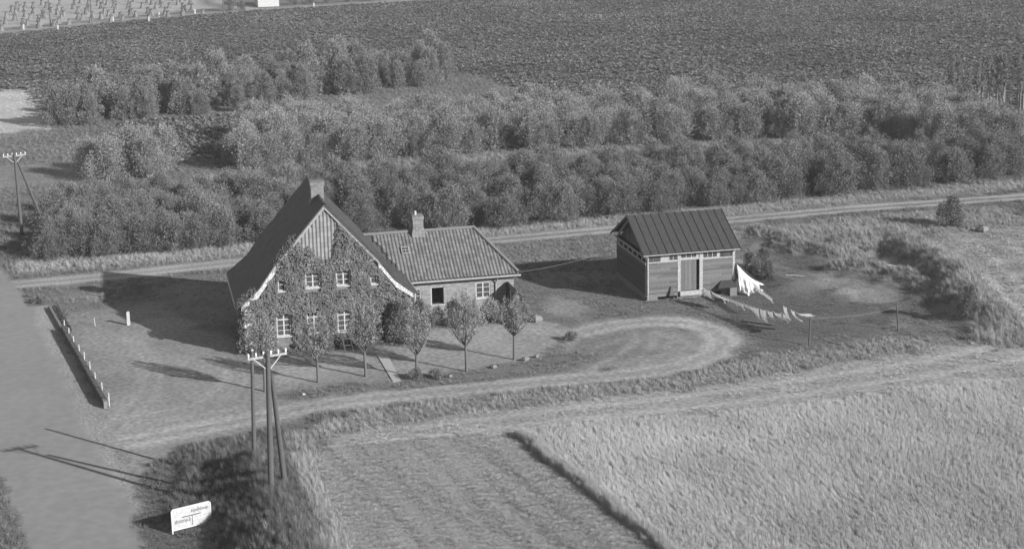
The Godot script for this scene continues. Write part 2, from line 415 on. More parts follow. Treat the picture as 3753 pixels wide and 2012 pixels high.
func patch_grid(x0: float, z0: float, cx: float, cz: float, nx: int, nzn: int, near: bool) -> void:
	var pos := PackedVector3Array()
	var colr := PackedColorArray()
	var cls := PackedStringArray()
	pos.resize(nx * nzn); colr.resize(nx * nzn); cls.resize(nx * nzn)
	if near:
		g_h.resize(nx * nzn); g_d.resize(nx * nzn); g_v.resize(nx * nzn); g_k.resize(nx * nzn); g_y.resize(nx * nzn)
	for j in nzn:
		for i in nx:
			var k := j * nx + i
			var x := x0 + i * cx
			var z := z0 + j * cz
			zone(x, z)
			var y := 0.0
			if near:
				if i > 0 and j > 0 and i < nx - 1 and j < nzn - 1:
					y = lift(x, z, t_k)
				g_h[k] = t_h; g_d[k] = t_d; g_v[k] = t_v; g_k[k] = t_k; g_y[k] = y
			pos[k] = Vector3(x, y, z)
			colr[k] = Color(t_tone, t_tone, t_tone)
			cls[k] = t_c
	var out := {}
	for j in nzn - 1:
		for i in nx - 1:
			var k := j * nx + i
			var c := cls[k]
			if not out.has(c):
				out[c] = PackedInt32Array()
			var o: PackedInt32Array = out[c]
			o.append_array([k, k + 1, k + nx + 1, k, k + nx + 1, k + nx])
			out[c] = o
	var nor := PackedVector3Array()
	nor.resize(nx * nzn)
	for j in nzn:
		for i in nx:
			var a := pos[j * nx + mini(i + 1, nx - 1)].y - pos[j * nx + maxi(i - 1, 0)].y
			var b := pos[mini(j + 1, nzn - 1) * nx + i].y - pos[maxi(j - 1, 0) * nx + i].y
			nor[j * nx + i] = Vector3(-a / (2.0 * cx), 1, -b / (2.0 * cz)).normalized()
	for c in out:
		var remap := {}
		var v := PackedVector3Array()
		var n := PackedVector3Array()
		var cc := PackedColorArray()
		var ix := PackedInt32Array()
		for k in out[c]:
			if not remap.has(k):
				remap[k] = v.size()
				v.append(pos[k]); n.append(nor[k]); cc.append(colr[k])
			ix.append(remap[k])
		var arr := []
		arr.resize(Mesh.ARRAY_MAX)
		arr[Mesh.ARRAY_VERTEX] = v; arr[Mesh.ARRAY_NORMAL] = n; arr[Mesh.ARRAY_COLOR] = cc; arr[Mesh.ARRAY_INDEX] = ix
		var am := ArrayMesh.new()
		am.add_surface_from_arrays(Mesh.PRIMITIVE_TRIANGLES, arr)
		am.surface_set_material(0, M.road if c in ["road", "far_road"] else M.soil if c in ["yard", "drive", "mown_strip"] else M.ground)
		struct(inst(c, am, self))

# ---------------------------------------------------------------- grass and crops
var rng := RandomNumberGenerator.new()

func clump(blades: int, seed_: int, width: float, lean: float, heads: bool) -> ArrayMesh:   # a tuft 1 high and 1 in radius
	var r := RandomNumberGenerator.new()
	r.seed = seed_
	var b := MB.new()
	for i in blades:
		var a := r.randf() * TAU
		var p := Vector3(cos(a), 0, sin(a)) * sqrt(r.randf())
		var h := r.randf_range(0.55, 1.0)
		var out := Vector3(cos(a + r.randf_range(-1, 1)), 0, sin(a + r.randf_range(-1, 1))) * lean * r.randf_range(0.3, 1.0) + Vector3(-0.25, 0, -0.1) * lean
		var w := Vector3(cos(a + 1.3), 0, sin(a + 1.3)) * width * r.randf_range(0.6, 1.2)
		var m := p + Vector3(0, h * 0.55, 0) + out * 0.35
		var t := p + Vector3(0, h, 0) + out
		var g := r.randf_range(0.75, 1.2)
		b.col = Color(g, g, g)
		b.quad(p - w, p + w, m + w * 0.8, m - w * 0.8)
		if heads:
			b.quad(m - w * 0.8, m + w * 0.8, t + w * 1.6, t - w * 1.6)
		else:
			b.tri(m - w * 0.8, m + w * 0.8, t)
	return b.mesh(M.grass)

func rosette(seed_: int) -> ArrayMesh:
	var r := RandomNumberGenerator.new()
	r.seed = seed_
	var b := MB.new()
	for i in 9:
		var a := TAU * i / 9.0 + r.randf_range(-0.4, 0.4)
		var d := Vector3(cos(a), 0, sin(a))
		var s := Vector3(-sin(a), 0, cos(a)) * r.randf_range(0.16, 0.26)
		var l := r.randf_range(0.6, 1.0)
		var up := r.randf_range(0.45, 1.0)
		var g := r.randf_range(0.75, 1.25)
		b.col = Color(g, g, g)
		var p0 := d * 0.05
		var p1 := d * l * 0.55 + Vector3(0, up * 0.8, 0)
		var p2 := d * l + Vector3(0, up * r.randf_range(0.6, 1.0), 0)
		b.quad(p0 - s * 0.3, p0 + s * 0.3, p1 + s, p1 - s)
		b.quad(p1 - s, p1 + s, p2 + s * 0.5, p2 - s * 0.5)
	return b.mesh(M.grass)

func scatter(called: String, me: Mesh, rows: PackedFloat32Array, label: String, category: String) -> void:
	var mm := MultiMesh.new()
	mm.transform_format = MultiMesh.TRANSFORM_3D
	mm.use_colors = true
	mm.mesh = me
	mm.instance_count = rows.size() / 16
	mm.buffer = rows
	var o := MultiMeshInstance3D.new()
	o.multimesh = mm
	o.name = numbered(called)
	add_child(o)
	tag(o, label, category)
	o.set_meta("kind", "stuff")

func put(buf: PackedFloat32Array, x: float, y: float, z: float, s: float, h: float, turn: float, leanx: float, leanz: float, g: float) -> void:
	var c := cos(turn) * s
	var d := sin(turn) * s
	buf.append_array([c, leanx * h, d, x, 0.0, h, 0.0, y, -d, leanz * h, c, z, g, g, g, 1.0])

func grow() -> void:
	rng.seed = 77
	var short_b := PackedFloat32Array()
	var tall_b := PackedFloat32Array()
	var crop_b := PackedFloat32Array()
	var mown_b := PackedFloat32Array()
	var leaf_b := PackedFloat32Array()
	var x1 := NX0 + CELL * (NXN - 2)
	var z1 := 44.0
	for i in 150000:
		var x := rng.randf_range(NX0, x1)
		var z := rng.randf_range(NZ0, z1)
		if x > -0.2 and x < 10.8 and z > -9.2 and z < 0.1 or x > 10.5 and x < 18.6 and z > -11.2 and z < -4.4 or x > 27.7 and x < 34.5 and z > -11.6 and z < -4.4:
			continue
		var k := clampi(roundi((z - NZ0) / CELL), 0, NZN - 1) * NXN + clampi(roundi((x - NX0) / CELL), 0, NXN - 1)
		var kind := g_k[k]
		var pn := nz2.get_noise_2d(x * 3.0, z * 3.0)
		if kind >= 4 or rng.randf() > g_d[k] * (1.0 if kind > 1 else 1.0 + 1.8 * pn):
			continue
		var g := g_v[k] * (1.0 + 0.28 * pn) * rng.randf_range(0.75, 1.3)
		var h := g_h[k] * rng.randf_range(0.55, 1.25) * (1.0 + 0.5 * pn)
		if kind == 3:
			put(leaf_b, x, at(x, z), z, 0.4, h, rng.randf() * TAU, 0, 0, g)
		elif kind == 2:
			put(tall_b, x, at(x, z) - 0.02, z, rng.randf_range(0.16, 0.26), h, rng.randf() * TAU, rng.randf_range(-0.3, 0.1), rng.randf_range(-0.2, 0.2), g)
		else:
			put(short_b, x, at(x, z) - 0.02, z, rng.randf_range(0.14, 0.26), h, rng.randf() * TAU, rng.randf_range(-0.25, 0.15), rng.randf_range(-0.2, 0.2), g)
	# rank growth close to the camera, along the banks and the field margin
	for i in 90000:
		var x := rng.randf_range(-9.0, 62.0)
		var z := rng.randf_range(-34.0, 44.0)
		var k := clampi(roundi((z - NZ0) / CELL), 0, NZN - 1) * NXN + clampi(roundi((x - NX0) / CELL), 0, NXN - 1)
		if g_k[k] != 2 or rng.randf() > g_d[k]:
			continue
		var pn := nz2.get_noise_2d(x * 3.0, z * 3.0)
		put(tall_b, x, at(x, z) - 0.02, z, rng.randf_range(0.12, 0.22), g_h[k] * rng.randf_range(0.6, 1.3) * (1.0 + 0.5 * pn), rng.randf() * TAU, rng.randf_range(-0.35, 0.1), rng.randf_range(-0.25, 0.2), g_v[k] * (1.0 + 0.3 * pn) * rng.randf_range(0.7, 1.35) * (2.3 if g_v[k] < 0.12 and rng.randf() < 0.09 else 1.0))
	# standing cereal
	var pc := PackedVector2Array()
	for i in range(0, CROP.size(), 2):
		pc.append(Vector2(CROP[i], CROP[i + 1]))
	for i in 95000:
		var x := rng.randf_range(12.5, 56.0)
		var z := rng.randf_range(17.0, 47.0)
		var e := nz.get_noise_2d(x, z)
		if side(Vector2(x, z), pc, true) + e * 0.7 + 0.1 > 0.0:
			continue
		var pn := nz2.get_noise_2d(x, z)
		put(crop_b, x, 0.0, z, rng.randf_range(0.12, 0.18), 0.36 * (1.0 + 0.3 * pn + 0.1 * e) * rng.randf_range(0.85, 1.1), rng.randf() * TAU, -0.1 + 0.4 * nz2.get_noise_2d(x * 0.5, z * 0.5), 0.1 * e, 0.41 * (1.0 + 0.2 * nz2.get_noise_2d(x * 0.4, z * 0.4)) * (1.0 + 0.2 * pn + 0.08 * e) * rng.randf_range(0.92, 1.08))
	for i in 5200:   # the thick outer rank along the mown side
		var t := rng.randf()
		var q := Vector2(12.9, 19.5).lerp(Vector2(15.5, 35.6), t * 1.55)
		var x := q.x + rng.randf_range(0.0, 0.55) - 0.35 * nz.get_noise_2d(q.x, q.y)
		put(crop_b, x, 0.0, q.y, rng.randf_range(0.13, 0.2), rng.randf_range(0.4, 0.6), rng.randf() * TAU, rng.randf_range(-0.2, 0.1), 0.0, 0.36 * rng.randf_range(0.8, 1.12))
	# mown aftermath lying in swaths beside it
	for i in 42000:
		var x := rng.randf_range(1.5, 17.0)
		var z := rng.randf_range(17.5, 44.0)
		var k := clampi(roundi((z - NZ0) / CELL), 0, NZN - 1) * NXN + clampi(roundi((x - NX0) / CELL), 0, NXN - 1)
		if g_k[k] != 4:
			continue
		var pn := nz2.get_noise_2d(x * 1.5, z * 0.5)
		var sw := sin((x - z * 0.16) * 4.2 + 2.5 * nz2.get_noise_2d(x, z * 0.3)) * 0.6 + 1.6 * nz.get_noise_2d((x - z * 0.16) * 2.2, z * 0.18)
		put(mown_b, x, at(x, z) - 0.02, z, rng.randf_range(0.14, 0.24), (0.12 + 0.04 * sw + 0.05 * pn) * rng.randf_range(0.7, 1.3), rng.randf() * TAU, 0.4 + rng.randf_range(-0.3, 0.3), 0.9 + rng.randf_range(-0.3, 0.3), 0.37 * (1.0 + 0.12 * sw + 0.15 * pn) * rng.randf_range(0.85, 1.15))
	# far beet field and the rough between the belts
	for i in 170000:
		var x := rng.randf_range(-45.0, 185.0)
		var z := rng.randf_range(-262.0, -60.0)
		zone(x, z)
		if rng.randf() > t_d:
			continue
		var pn := nz2.get_noise_2d(x, z)
		if t_k == 3:
			if rng.randf() < 0.2 + 0.18 * sin((x * 0.55 + z) * 1.6 + 3.0 * nz2.get_noise_2d(x * 0.4, z * 0.4)) + 0.8 * nz2.get_noise_2d(x * 0.25, z * 0.25) and z < -110.0:
				continue
			put(leaf_b, x, 0.0, z, rng.randf_range(0.35, 0.7), t_h * rng.randf_range(0.6, 1.4), rng.randf() * TAU, 0, 0, t_v * (1.0 + 0.35 * nz2.get_noise_2d(x * 0.3, z * 0.3)) * rng.randf_range(0.75, 1.3))
		elif z > -150.0:
			put(tall_b, x, 0.0, z, rng.randf_range(0.25, 0.45), t_h * rng.randf_range(0.6, 1.3), rng.randf() * TAU, -0.1, 0, t_v * (1.0 + 0.25 * pn) * rng.randf_range(0.75, 1.3))
	scatter("short_grass", clump(28, 1, 0.032, 0.5, false), short_b, "short rough grass round the house, shed and yard", "grass")
	scatter("long_grass", clump(30, 2, 0.028, 0.35, false), tall_b, "long seeding grass and weeds on verges and banks", "grass")
	scatter("cereal_crop", clump(34, 3, 0.02, 0.3, false), crop_b, "pale standing ripe cereal crop in the field", "crop")
	scatter("mown_grass", clump(30, 4, 0.026, 0.6, false), mown_b, "mown grass lying in swaths beside the standing crop", "grass")
	scatter("root_crop", rosette(5), leaf_b, "dark leafy root crop filling the field behind the plantation", "crop")

# ---------------------------------------------------------------- trees
func leaf(b: MB, p: Vector3, dir: Vector3, size: float, r: RandomNumberGenerator, tone: float) -> void:
	var s := dir.cross(Vector3(r.randf_range(-1, 1), r.randf_range(-1, 1), r.randf_range(-1, 1))).normalized() * size * 0.36
	var g := tone * r.randf_range(0.75, 1.25)
	b.col = Color(g, g, g)
	var t := p + dir * size
	var m := p + dir * size * 0.45
	b.tri(p, m + s, t)
	b.tri(p, t, m - s)

func rand_dir(r: RandomNumberGenerator) -> Vector3:
	var z := r.randf_range(-1, 1)
	var a := r.randf() * TAU
	var q := sqrt(1.0 - z * z)
	return Vector3(q * cos(a), z, q * sin(a))

# A bushy tree: stems from the ground, twigs to clumps of leaves spread through the crown's volume.
func bushy(h: float, rad: float, low: float, stems: int, clumps: int, per: int, lsize: float, tone: float, seed_: int, wood: Material, rise: float, point := 0.75) -> Array:
	var r := RandomNumberGenerator.new()
	r.seed = seed_
	var w := MB.new()
	var b := MB.new()
	var tops := []
	for s in stems:
		var a := TAU * s / stems + r.randf_range(-0.5, 0.5)
		var off := Vector3(cos(a), 0, sin(a)) * (0.0 if stems == 1 else 1.0)
		var top := off * rad * r.randf_range(0.15, 0.5) + Vector3(0, h * r.randf_range(0.75, 0.97), 0)
		var base := off * rad * 0.08
		var mid := base.lerp(top, 0.45) + Vector3(r.randf_range(-1, 1), 0, r.randf_range(-1, 1)) * rad * 0.12
		var t0 := 0.012 * h + 0.006
		w.tube(base - Vector3(0, 0.1, 0), mid, t0, t0 * 0.65, 5)
		w.tube(mid, top, t0 * 0.65, t0 * 0.2, 4)
		tops.append([base, mid, top])
	for i in clumps:
		var u := low + (1.0 - low) * pow(r.randf(), 0.85)
		var prof := rad * pow(sin(PI * 0.97 * clampf(pow((u - low) / (1.0 - low) * 0.92 + 0.08, point), 0.0, 1.0)), 0.7)
		var a := r.randf() * TAU
		var lump := 0.75 + 0.35 * sin(a * 2.0 + seed_) * cos(a * 3.0 + u * 5.0)
		var c := Vector3(cos(a), 0, sin(a)) * prof * lump * pow(r.randf(), 0.45) + Vector3(0, u * h, 0)
		var st: Array = tops[r.randi() % tops.size()]
		var f := clampf(u - 0.22, 0.08, 0.9)
		var from: Vector3 = st[0].lerp(st[1], f / 0.45) if f < 0.45 else st[1].lerp(st[2], (f - 0.45) / 0.55)
		w.tube(from, c, 0.004 * h, 0.0015 * h, 3)
		var size := rad * r.randf_range(0.12, 0.26)
		var up := (c - Vector3(0, h * 0.35, 0)).normalized()
		for k in per:
			var d := rand_dir(r)
			var q := c + Vector3(d.x, d.y * 1.7, d.z) * size * pow(r.randf(), 0.5)
			leaf(b, q, (d * 0.8 + up * 0.5 + Vector3(0, rise, 0)).normalized(), lsize * r.randf_range(0.7, 1.3), r, tone)
	return [w.mesh(wood), b.mesh(M.leaf)]

func tree(called: String, meshes: Array, pos: Vector3, s: float, turn: float, label: String, category: String, group := "", sy := 1.0) -> Node3D:
	var o := thing(called, pos, label, category, group, turn)
	o.scale = Vector3(s, s * sy, s)
	inst("trunk" if category == "tree" else "stem", meshes[0], o)
	inst("crown" if category == "tree" else "foliage", meshes[1], o)
	return o

func along(pl: Array, t: float) -> Vector2:
	var n := pl.size() / 2 - 1
	var f := clampf(t, 0.0, 0.9999) * n
	var i := int(f)
	return Vector2(pl[2 * i], pl[2 * i + 1]).lerp(Vector2(pl[2 * i + 2], pl[2 * i + 3]), f - i)

func belt(called: String, kinds: Array, front: Array, back: Array, across: int, deep: int, jit: float, smin: float, smax: float, label: String, group: String, seed_: int, lumps := 0.15) -> void:
	var r := RandomNumberGenerator.new()
	r.seed = seed_
	for j in deep:
		for i in across:
			var t := (i + 0.5 + (0.5 if j % 2 else 0.0)) / (across + 0.5)
			var f := along(front, t)
			var b := along(back, t)
			var p := f.lerp(b, float(j) / maxf(1, deep - 1)) + Vector2(r.randf_range(-jit, jit), r.randf_range(-jit, jit))
			var k: Array = kinds[r.randi() % kinds.size()]
			var gapn := nz2.get_noise_2d(p.x * 1.7, p.y * 1.7)
			tree(called, k, Vector3(p.x, at(p.x, p.y), p.y), r.randf_range(smin, smax) * (1.0 + lumps * gapn), r.randf() * TAU, label, "tree", group, r.randf_range(0.88, 1.06))

func plantations() -> void:
	var ka := []
	for i in 5:
		ka.append(bushy(3.1 + 0.2 * (i % 3), 2.2 + 0.2 * (i % 2), 0.03, 5 + i % 3, 130, 60, 0.105, 0.11 + 0.015 * (i % 3), 100 + i, M.twig, 0.5, 0.7))
	belt("plantation_tree", ka, [-13.5, -31.5, -9.2, -30.8, -3.7, -30.6, 1.8, -32, 22.6, -30.7, 34.1, -32, 45.6, -33, 54.7, -34, 76, -36], [-14, -48, 2.8, -48, 10, -48.5, 17, -48.5, 28.5, -49, 38, -49, 48, -49, 61.7, -48.5, 82, -47], 42, 7, 1.1, 0.72, 0.98, "bushy dark young tree in the plantation belt along the dirt track", "young trees of the belt along the track", 5)
	var kb := []
	for i in 5:
		kb.append(bushy(3.8 + 0.25 * (i % 3), 2.5 + 0.2 * (i % 2), 0.1, 5 + i % 3, 130, 60, 0.12, 0.155 + 0.02 * (i % 3), 200 + i, M.bark_pale, 0.35, 0.8))
	belt("thin_stemmed_tree", kb, [3.5, -66, 8.3, -66, 21, -66, 34, -67, 41, -66.5, 55, -65, 66, -63, 72, -61, 77, -54, 84, -49], [7, -85, 15, -84, 23, -83, 30, -83, 38, -83, 50, -82, 61, -82, 70, -81, 80, -77, 90, -70], 37, 7, 1.3, 0.75, 1.04, "pale thin-stemmed tree in the middle plantation belt", "thin-stemmed trees of the middle belt", 6)
	var kc := []
	for i in 4:
		kc.append(bushy(4.6 + 0.4 * (i % 3), 2.4, 0.03, 4 + i % 2, 104, 70, 0.15, 0.125 + 0.02 * (i % 3), 300 + i, M.twig, 0.45, 0.7))
	belt("willow_like_tree", kc, [-15.5, -103, -6.8, -104, 4.2, -106, 18, -115, 36.5, -122.5], [-12, -114, 2.4, -121, 14, -130, 26.7, -137, 41, -131], 19, 6, 1.6, 0.55, 1.15, "large rounded leafy tree in the far belt before the root crop field", "leafy trees of the far belt", 7, 0.35)
	# the lone clump between the belts, near the braced pole
	var r := RandomNumberGenerator.new()
	r.seed = 12
	for p in [[-10.5, -66.5, 0.9], [-8.6, -64.2, 1.0], [-6.4, -66.5, 1.1], [-4.6, -64, 0.95], [-3.2, -67, 1.05], [-8.3, -69, 0.9], [-5.3, -70, 1.0]]:
		tree("clump_tree", kb[r.randi() % 5], Vector3(p[0], 0, p[1]), p[2], r.randf() * TAU, "leafy tree in the separate clump behind the far braced pole", "tree", "trees of the separate clump")
	# bare-stemmed saplings at the far right
	for i in 26:
		var x := 88.0 + r.randf_range(0, 16)
		var z := -70.0 - r.randf_range(0, 14) + (x - 88) * 0.6
		tree("tall_sapling", [sap[0], sap[1]], Vector3(x, 0, z), r.randf_range(0.85, 1.2), r.randf() * TAU, "tall thin sapling with bare lower stem at the end of the middle belt", "tree", "tall thin saplings")

var sap := []

# A young street tree: bare trunk, limbs rising steeply from one fork, feathery egg-shaped crown.
func vase(h: float, rad: float, fork: float, seed_: int, tone: float) -> Array:
	var r := RandomNumberGenerator.new()
	r.seed = seed_
	var w := MB.new()
	var b := MB.new()
	var f := Vector3(r.randf_range(-0.05, 0.05), fork, 0)
	w.tube(Vector3(0, -0.1, 0), f * 0.5, 0.1, 0.085, 9)
	w.tube(f * 0.5, f, 0.085, 0.08, 9)
	var limbs := 10 + seed_ % 4
	for i in limbs:
		var a := TAU * i / limbs + r.randf_range(-0.5, 0.5)
		var sp := r.randf_range(0.2, 0.68) if i else 0.04
		var tall := r.randf_range(0.72, 1.03)
		var p := f
		var rad0 := 0.035 if i else 0.055
		var pts := [p]
		var steps := 6
		for s in steps:
			var t := float(s + 1) / steps
			var reach := rad * sp * 1.6 * sin(PI * 0.5 * minf(1.0, t * 1.5)) * (1.0 - 0.35 * t * t)
			var q := f + Vector3(cos(a), 0, sin(a)) * reach + Vector3(0, (h - fork) * t * tall * (1.0 - 0.18 * sp * 1.5), 0) + Vector3(r.randf_range(-1, 1), 0, r.randf_range(-1, 1)) * 0.05
			w.tube(p, q, rad0 * (1.0 - 0.85 * (t - 1.0 / steps)), rad0 * (1.0 - 0.85 * t), 5)
			p = q
			pts.append(q)
		for k in 30:
			var t := r.randf_range(0.1, 0.98)
			var ii := int(t * steps)
			var q: Vector3 = pts[ii].lerp(pts[ii + 1], t * steps - ii)
			var aa := a + r.randf_range(-1.7, 1.7)
			var env := rad * pow(sin(PI * clampf(pow(t * 0.9 + 0.1, 0.72), 0, 1)), 0.8)
			var out := Vector3(cos(aa), 0, sin(aa)) * env * r.randf_range(0.15, 0.5) + Vector3(0, r.randf_range(0.25, 0.6), 0)
			var e := q + out
			w.tube(q, e, 0.008, 0.003, 3)
			for l in 13:
				var u := r.randf_range(0.25, 1.08)
				var d := (out.normalized() * 0.6 + rand_dir(r) * 0.8).normalized()
				leaf(b, q.lerp(e, u) + rand_dir(r) * 0.07, d, r.randf_range(0.05, 0.09), r, tone)
	return [w.mesh(M.bark), b.mesh(M.leaf)]

func garden_trees() -> void:
	var v := [vase(5.3, 1.02, 1.45, 41, 0.2), vase(4.5, 1.0, 1.35, 42, 0.2), vase(5.5, 1.1, 1.5, 43, 0.2), vase(5.1, 1.0, 1.4, 44, 0.2), vase(5.4, 1.08, 1.55, 45, 0.2), vase(4.7, 1.05, 1.6, 46, 0.2)]
	var rows := [
		[0.5, 7.9, 0, 1.0, 0.3, "young tree with feathery upright crown behind the paired telegraph poles", 1.0],
		[3.7, 7.1, 1, 0.93, 1.4, "small young tree in front of middle ground-floor window", 1.0],
		[6.6, 6.8, 2, 0.98, 2.2, "tall young tree beside the pale slab path", 1.02],
		[9.5, 7.9, 3, 0.98, 3.9, "young tree between slab path and wing doorway", 1.0],
		[12.6, 7.6, 4, 1.0, 5.1, "young tree before the open dark window of the tiled wing", 1.0],
		[15.9, 6.1, 5, 0.96, 0.9, "last young tree of the garden row, before corrugated lean-to", 0.98]]
	for t in rows:
		tree("garden_tree", v[t[2]], Vector3(t[0], at(t[0], t[1]), t[1]), t[3], t[4], t[5], "tree", "row of young garden trees", t[6])

func bushes() -> void:
	var k1 := bushy(1.6, 0.95, 0.02, 5, 80, 60, 0.07, 0.12, 51, M.twig, 0.3, 0.75)
	var k2 := bushy(1.2, 0.9, 0.02, 6, 70, 55, 0.065, 0.22, 52, M.twig, 0.6, 0.7)
	var k3 := bushy(2.6, 1.25, 0.03, 5, 120, 60, 0.075, 0.12, 53, M.twig, 0.2, 0.8)
	var k4 := bushy(0.7, 0.7, 0.02, 6, 50, 45, 0.06, 0.13, 54, M.twig, 0.5, 0.7)
	for q in [
		[k3, 9.9, 0.75, 1.05, "tall leafy bush against the right end of ivy gable"],
		[k1, 11.6, -2.6, 1.1, "dark bush in the corner between gable house and wing"],
		[k1, 7.4, 0.85, 0.85, "round bush beside the wooden stepladder"],
		[k1, 4.9, 0.9, 0.8, "low bush under the middle ground-floor window"],
		[k1, 13.9, -2.4, 1.0, "dark leafy bush below the open wing window"],
		[k2, 15.0, -2.0, 1.15, "pale spreading shrub before the wing wall"],
		[k2, 16.3, -2.6, 1.2, "pale shrub beside the corrugated lean-to"],
		[k2, 12.8, -3.0, 0.9, "pale shrub at foot of wing wall beside the dark bush"],
		[k1, 17.6, -1.6, 0.7, "small dark bush in front of corrugated lean-to"],
		[k4, 9.4, 8.2, 0.9, "low bush at foot of the tree beside slab path"],
		[k4, 10.6, 8.4, 0.8, "low bush between two garden tree trunks"],
		[k4, 20.3, 3.2, 0.8, "low weedy bush at the edge of the drive loop"],
		[k1, 58.4, -18.4, 1.55, "lone round bush beside the dirt track near field"],
		[k1, 36.6, -7.2, 1.0, "dark tangled bush behind the white sheets"],
		[k1, 38.0, -8.2, 0.9, "dark tangled bush on the bank behind brushwood"],
		[k1, 37.4, -5.8, 0.75, "small tangled bush beside the brushwood stick"],
		[k3, 46.0, 7.2, 0.7, "dark bush on the grassy bank end near mown strip"],
		[k4, -13.2, -16.6, 0.9, "low weeds at the far end of the roadside wall"]]:
		tree("garden_bush", q[0], Vector3(q[1], at(q[1], q[2]), q[2]), q[3], q[1] * 3.0, q[4], "bush")
	for q in [[16.0, -256.5, 1.5, 0], [18.6, -257.5, 1.2, 1], [30.5, -266.5, 1.6, 0], [34.5, -267.5, 1.7, 1], [38.5, -268, 1.5, 0], [43, -269, 1.5, 1], [48, -270, 1.6, 0]]:
		tree("roadside_bush", k1 if q[3] else k3, Vector3(q[0], 0, q[1]), q[2], q[0], "dark roadside bush by the far road and white house", "bush", "bushes along the far road")

# ---------------------------------------------------------------- buildings
func rake_y(x: float) -> float:   # underside of the main roof above the gable wall
	var d := absf(x - 5.3)
	if d < 3.3:
		return 9.2 - d * 1.127
	if d < 4.3:
		return 5.48 - (d - 3.3) * 1.37
	return 4.11 - (d - 4.3) * 0.75

func wall_xy(b: MB, xs: Array, y0: float, top: Callable, holes: Array, zf: float, zb: float) -> void:   # an upright wall with real openings
	var cuts := xs.duplicate()
	for h in holes:
		cuts.append(h[0]); cuts.append(h[1])
	cuts.sort()
	var x0: float = cuts[0]
	for i in range(1, cuts.size()):
		var a: float = cuts[i - 1]
		var c: float = cuts[i]
		if c - a < 0.001:
			continue
		var hs := []
		for h in holes:
			if h[0] < c - 0.001 and h[1] > a + 0.001:
				hs.append(h)
		hs.sort_custom(func(p, q): return p[2] < q[2])
		var lo := y0
		for h in hs:
			wall_piece(b, a, c, lo, h[2], h[2], zf, zb)
			lo = h[3]
		wall_piece(b, a, c, lo, top.call(a), top.call(c), zf, zb)
	for h in holes:
		b.quad(Vector3(h[0], h[2], zf), Vector3(h[0], h[3], zf), Vector3(h[0], h[3], zb), Vector3(h[0], h[2], zb), Vector3.RIGHT)
		b.quad(Vector3(h[1], h[2], zf), Vector3(h[1], h[3], zf), Vector3(h[1], h[3], zb), Vector3(h[1], h[2], zb), Vector3.LEFT)
		b.quad(Vector3(h[0], h[2], zf), Vector3(h[1], h[2], zf), Vector3(h[1], h[2], zb), Vector3(h[0], h[2], zb), Vector3.UP)
		b.quad(Vector3(h[0], h[3], zf), Vector3(h[1], h[3], zf), Vector3(h[1], h[3], zb), Vector3(h[0], h[3], zb), Vector3.DOWN)

func wall_piece(b: MB, a: float, c: float, lo: float, ta: float, tc: float, zf: float, zb: float) -> void:
	b.quad(Vector3(a, lo, zf), Vector3(c, lo, zf), Vector3(c, tc, zf), Vector3(a, ta, zf), Vector3.BACK)
	b.quad(Vector3(a, lo, zb), Vector3(c, lo, zb), Vector3(c, tc, zb), Vector3(a, ta, zb), Vector3.FORWARD)

func bricks_xy(b: MB, x0: float, x1: float, y0: float, y1: float, z: float, holes: Array, r: RandomNumberGenerator, tone: float) -> void:   # a brick skin, joints recessed
	var row := 0
	var y := y0
	while y + 0.06 <= y1 + 0.001:
		var x := x0 - (0.12 if row % 2 else 0.0)
		while x < x1 - 0.02:
			var a := maxf(x, x0)
			var c := minf(x + 0.228, x1)
			var hit := false
			for h in holes:
				if a < h[1] - 0.01 and c > h[0] + 0.01 and y < h[3] - 0.01 and y + 0.058 > h[2] + 0.01:
					if a < h[0] - 0.03:
						c = h[0]
					elif c > h[1] + 0.03:
						a = h[1]
					else:
						hit = true
			if not hit and c - a > 0.02:
				var g := tone * r.randf_range(0.75, 1.25)
				b.col = Color(g, g, g)
				b.box(Vector3(a, y, z - 0.01), Vector3(c, y + 0.056, z + 0.007 + r.randf() * 0.004))
			x += 0.24
		y += 0.067
		row += 1

func window(parent: Node, x0: float, x1: float, y0: float, y1: float, z: float, cols: int, rows: Array, thick: Array, sill := true) -> void:
	# rows: heights of glazing bars as shares of the height; thick: those that are transoms
	var b := MB.new()
	var f := 0.07
	b.box(Vector3(x0, y0, z - 0.08), Vector3(x0 + f, y1, z))
	b.box(Vector3(x1 - f, y0, z - 0.08), Vector3(x1, y1, z))
	b.box(Vector3(x0 + f, y0, z - 0.08), Vector3(x1 - f, y0 + f, z - 0.002))
	b.box(Vector3(x0 + f, y1 - f, z - 0.08), Vector3(x1 - f, y1, z - 0.002))
	var xs := [x0 + f]
	for i in range(1, cols):
		var m := x0 + (x1 - x0) * i / cols
		b.box(Vector3(m - 0.045, y0 + f, z - 0.075), Vector3(m + 0.045, y1 - f, z - 0.006))
		xs.append(m - 0.045); xs.append(m + 0.045)
	xs.append(x1 - f)
	var ys := [y0 + f]
	for q in rows:
		var m: float = y0 + (y1 - y0) * q
		var w := 0.04 if q in thick else 0.014
		for i in cols:
			b.box(Vector3(xs[2 * i], m - w, z - 0.07), Vector3(xs[2 * i + 1], m + w, z - 0.01))
		ys.append(m - w); ys.append(m + w)
	ys.append(y1 - f)
	var o := part("window", b, M.paint_white, parent)
	for i in cols:
		for j in rows.size() + 1:
			var g := MB.new()
			g.quad(Vector3(xs[2 * i], ys[2 * j], z - 0.045), Vector3(xs[2 * i + 1], ys[2 * j], z - 0.045), Vector3(xs[2 * i + 1], ys[2 * j + 1], z - 0.045), Vector3(xs[2 * i], ys[2 * j + 1], z - 0.045), Vector3.BACK)
			part("pane", g, M.glass, o)
	if sill:
		var s := MB.new()
		s.box(Vector3(x0 - 0.05, y0 - 0.07, z - 0.1), Vector3(x1 + 0.05, y0 - 0.004, z + 0.12))
		part("sill", s, M.paint_white, o)

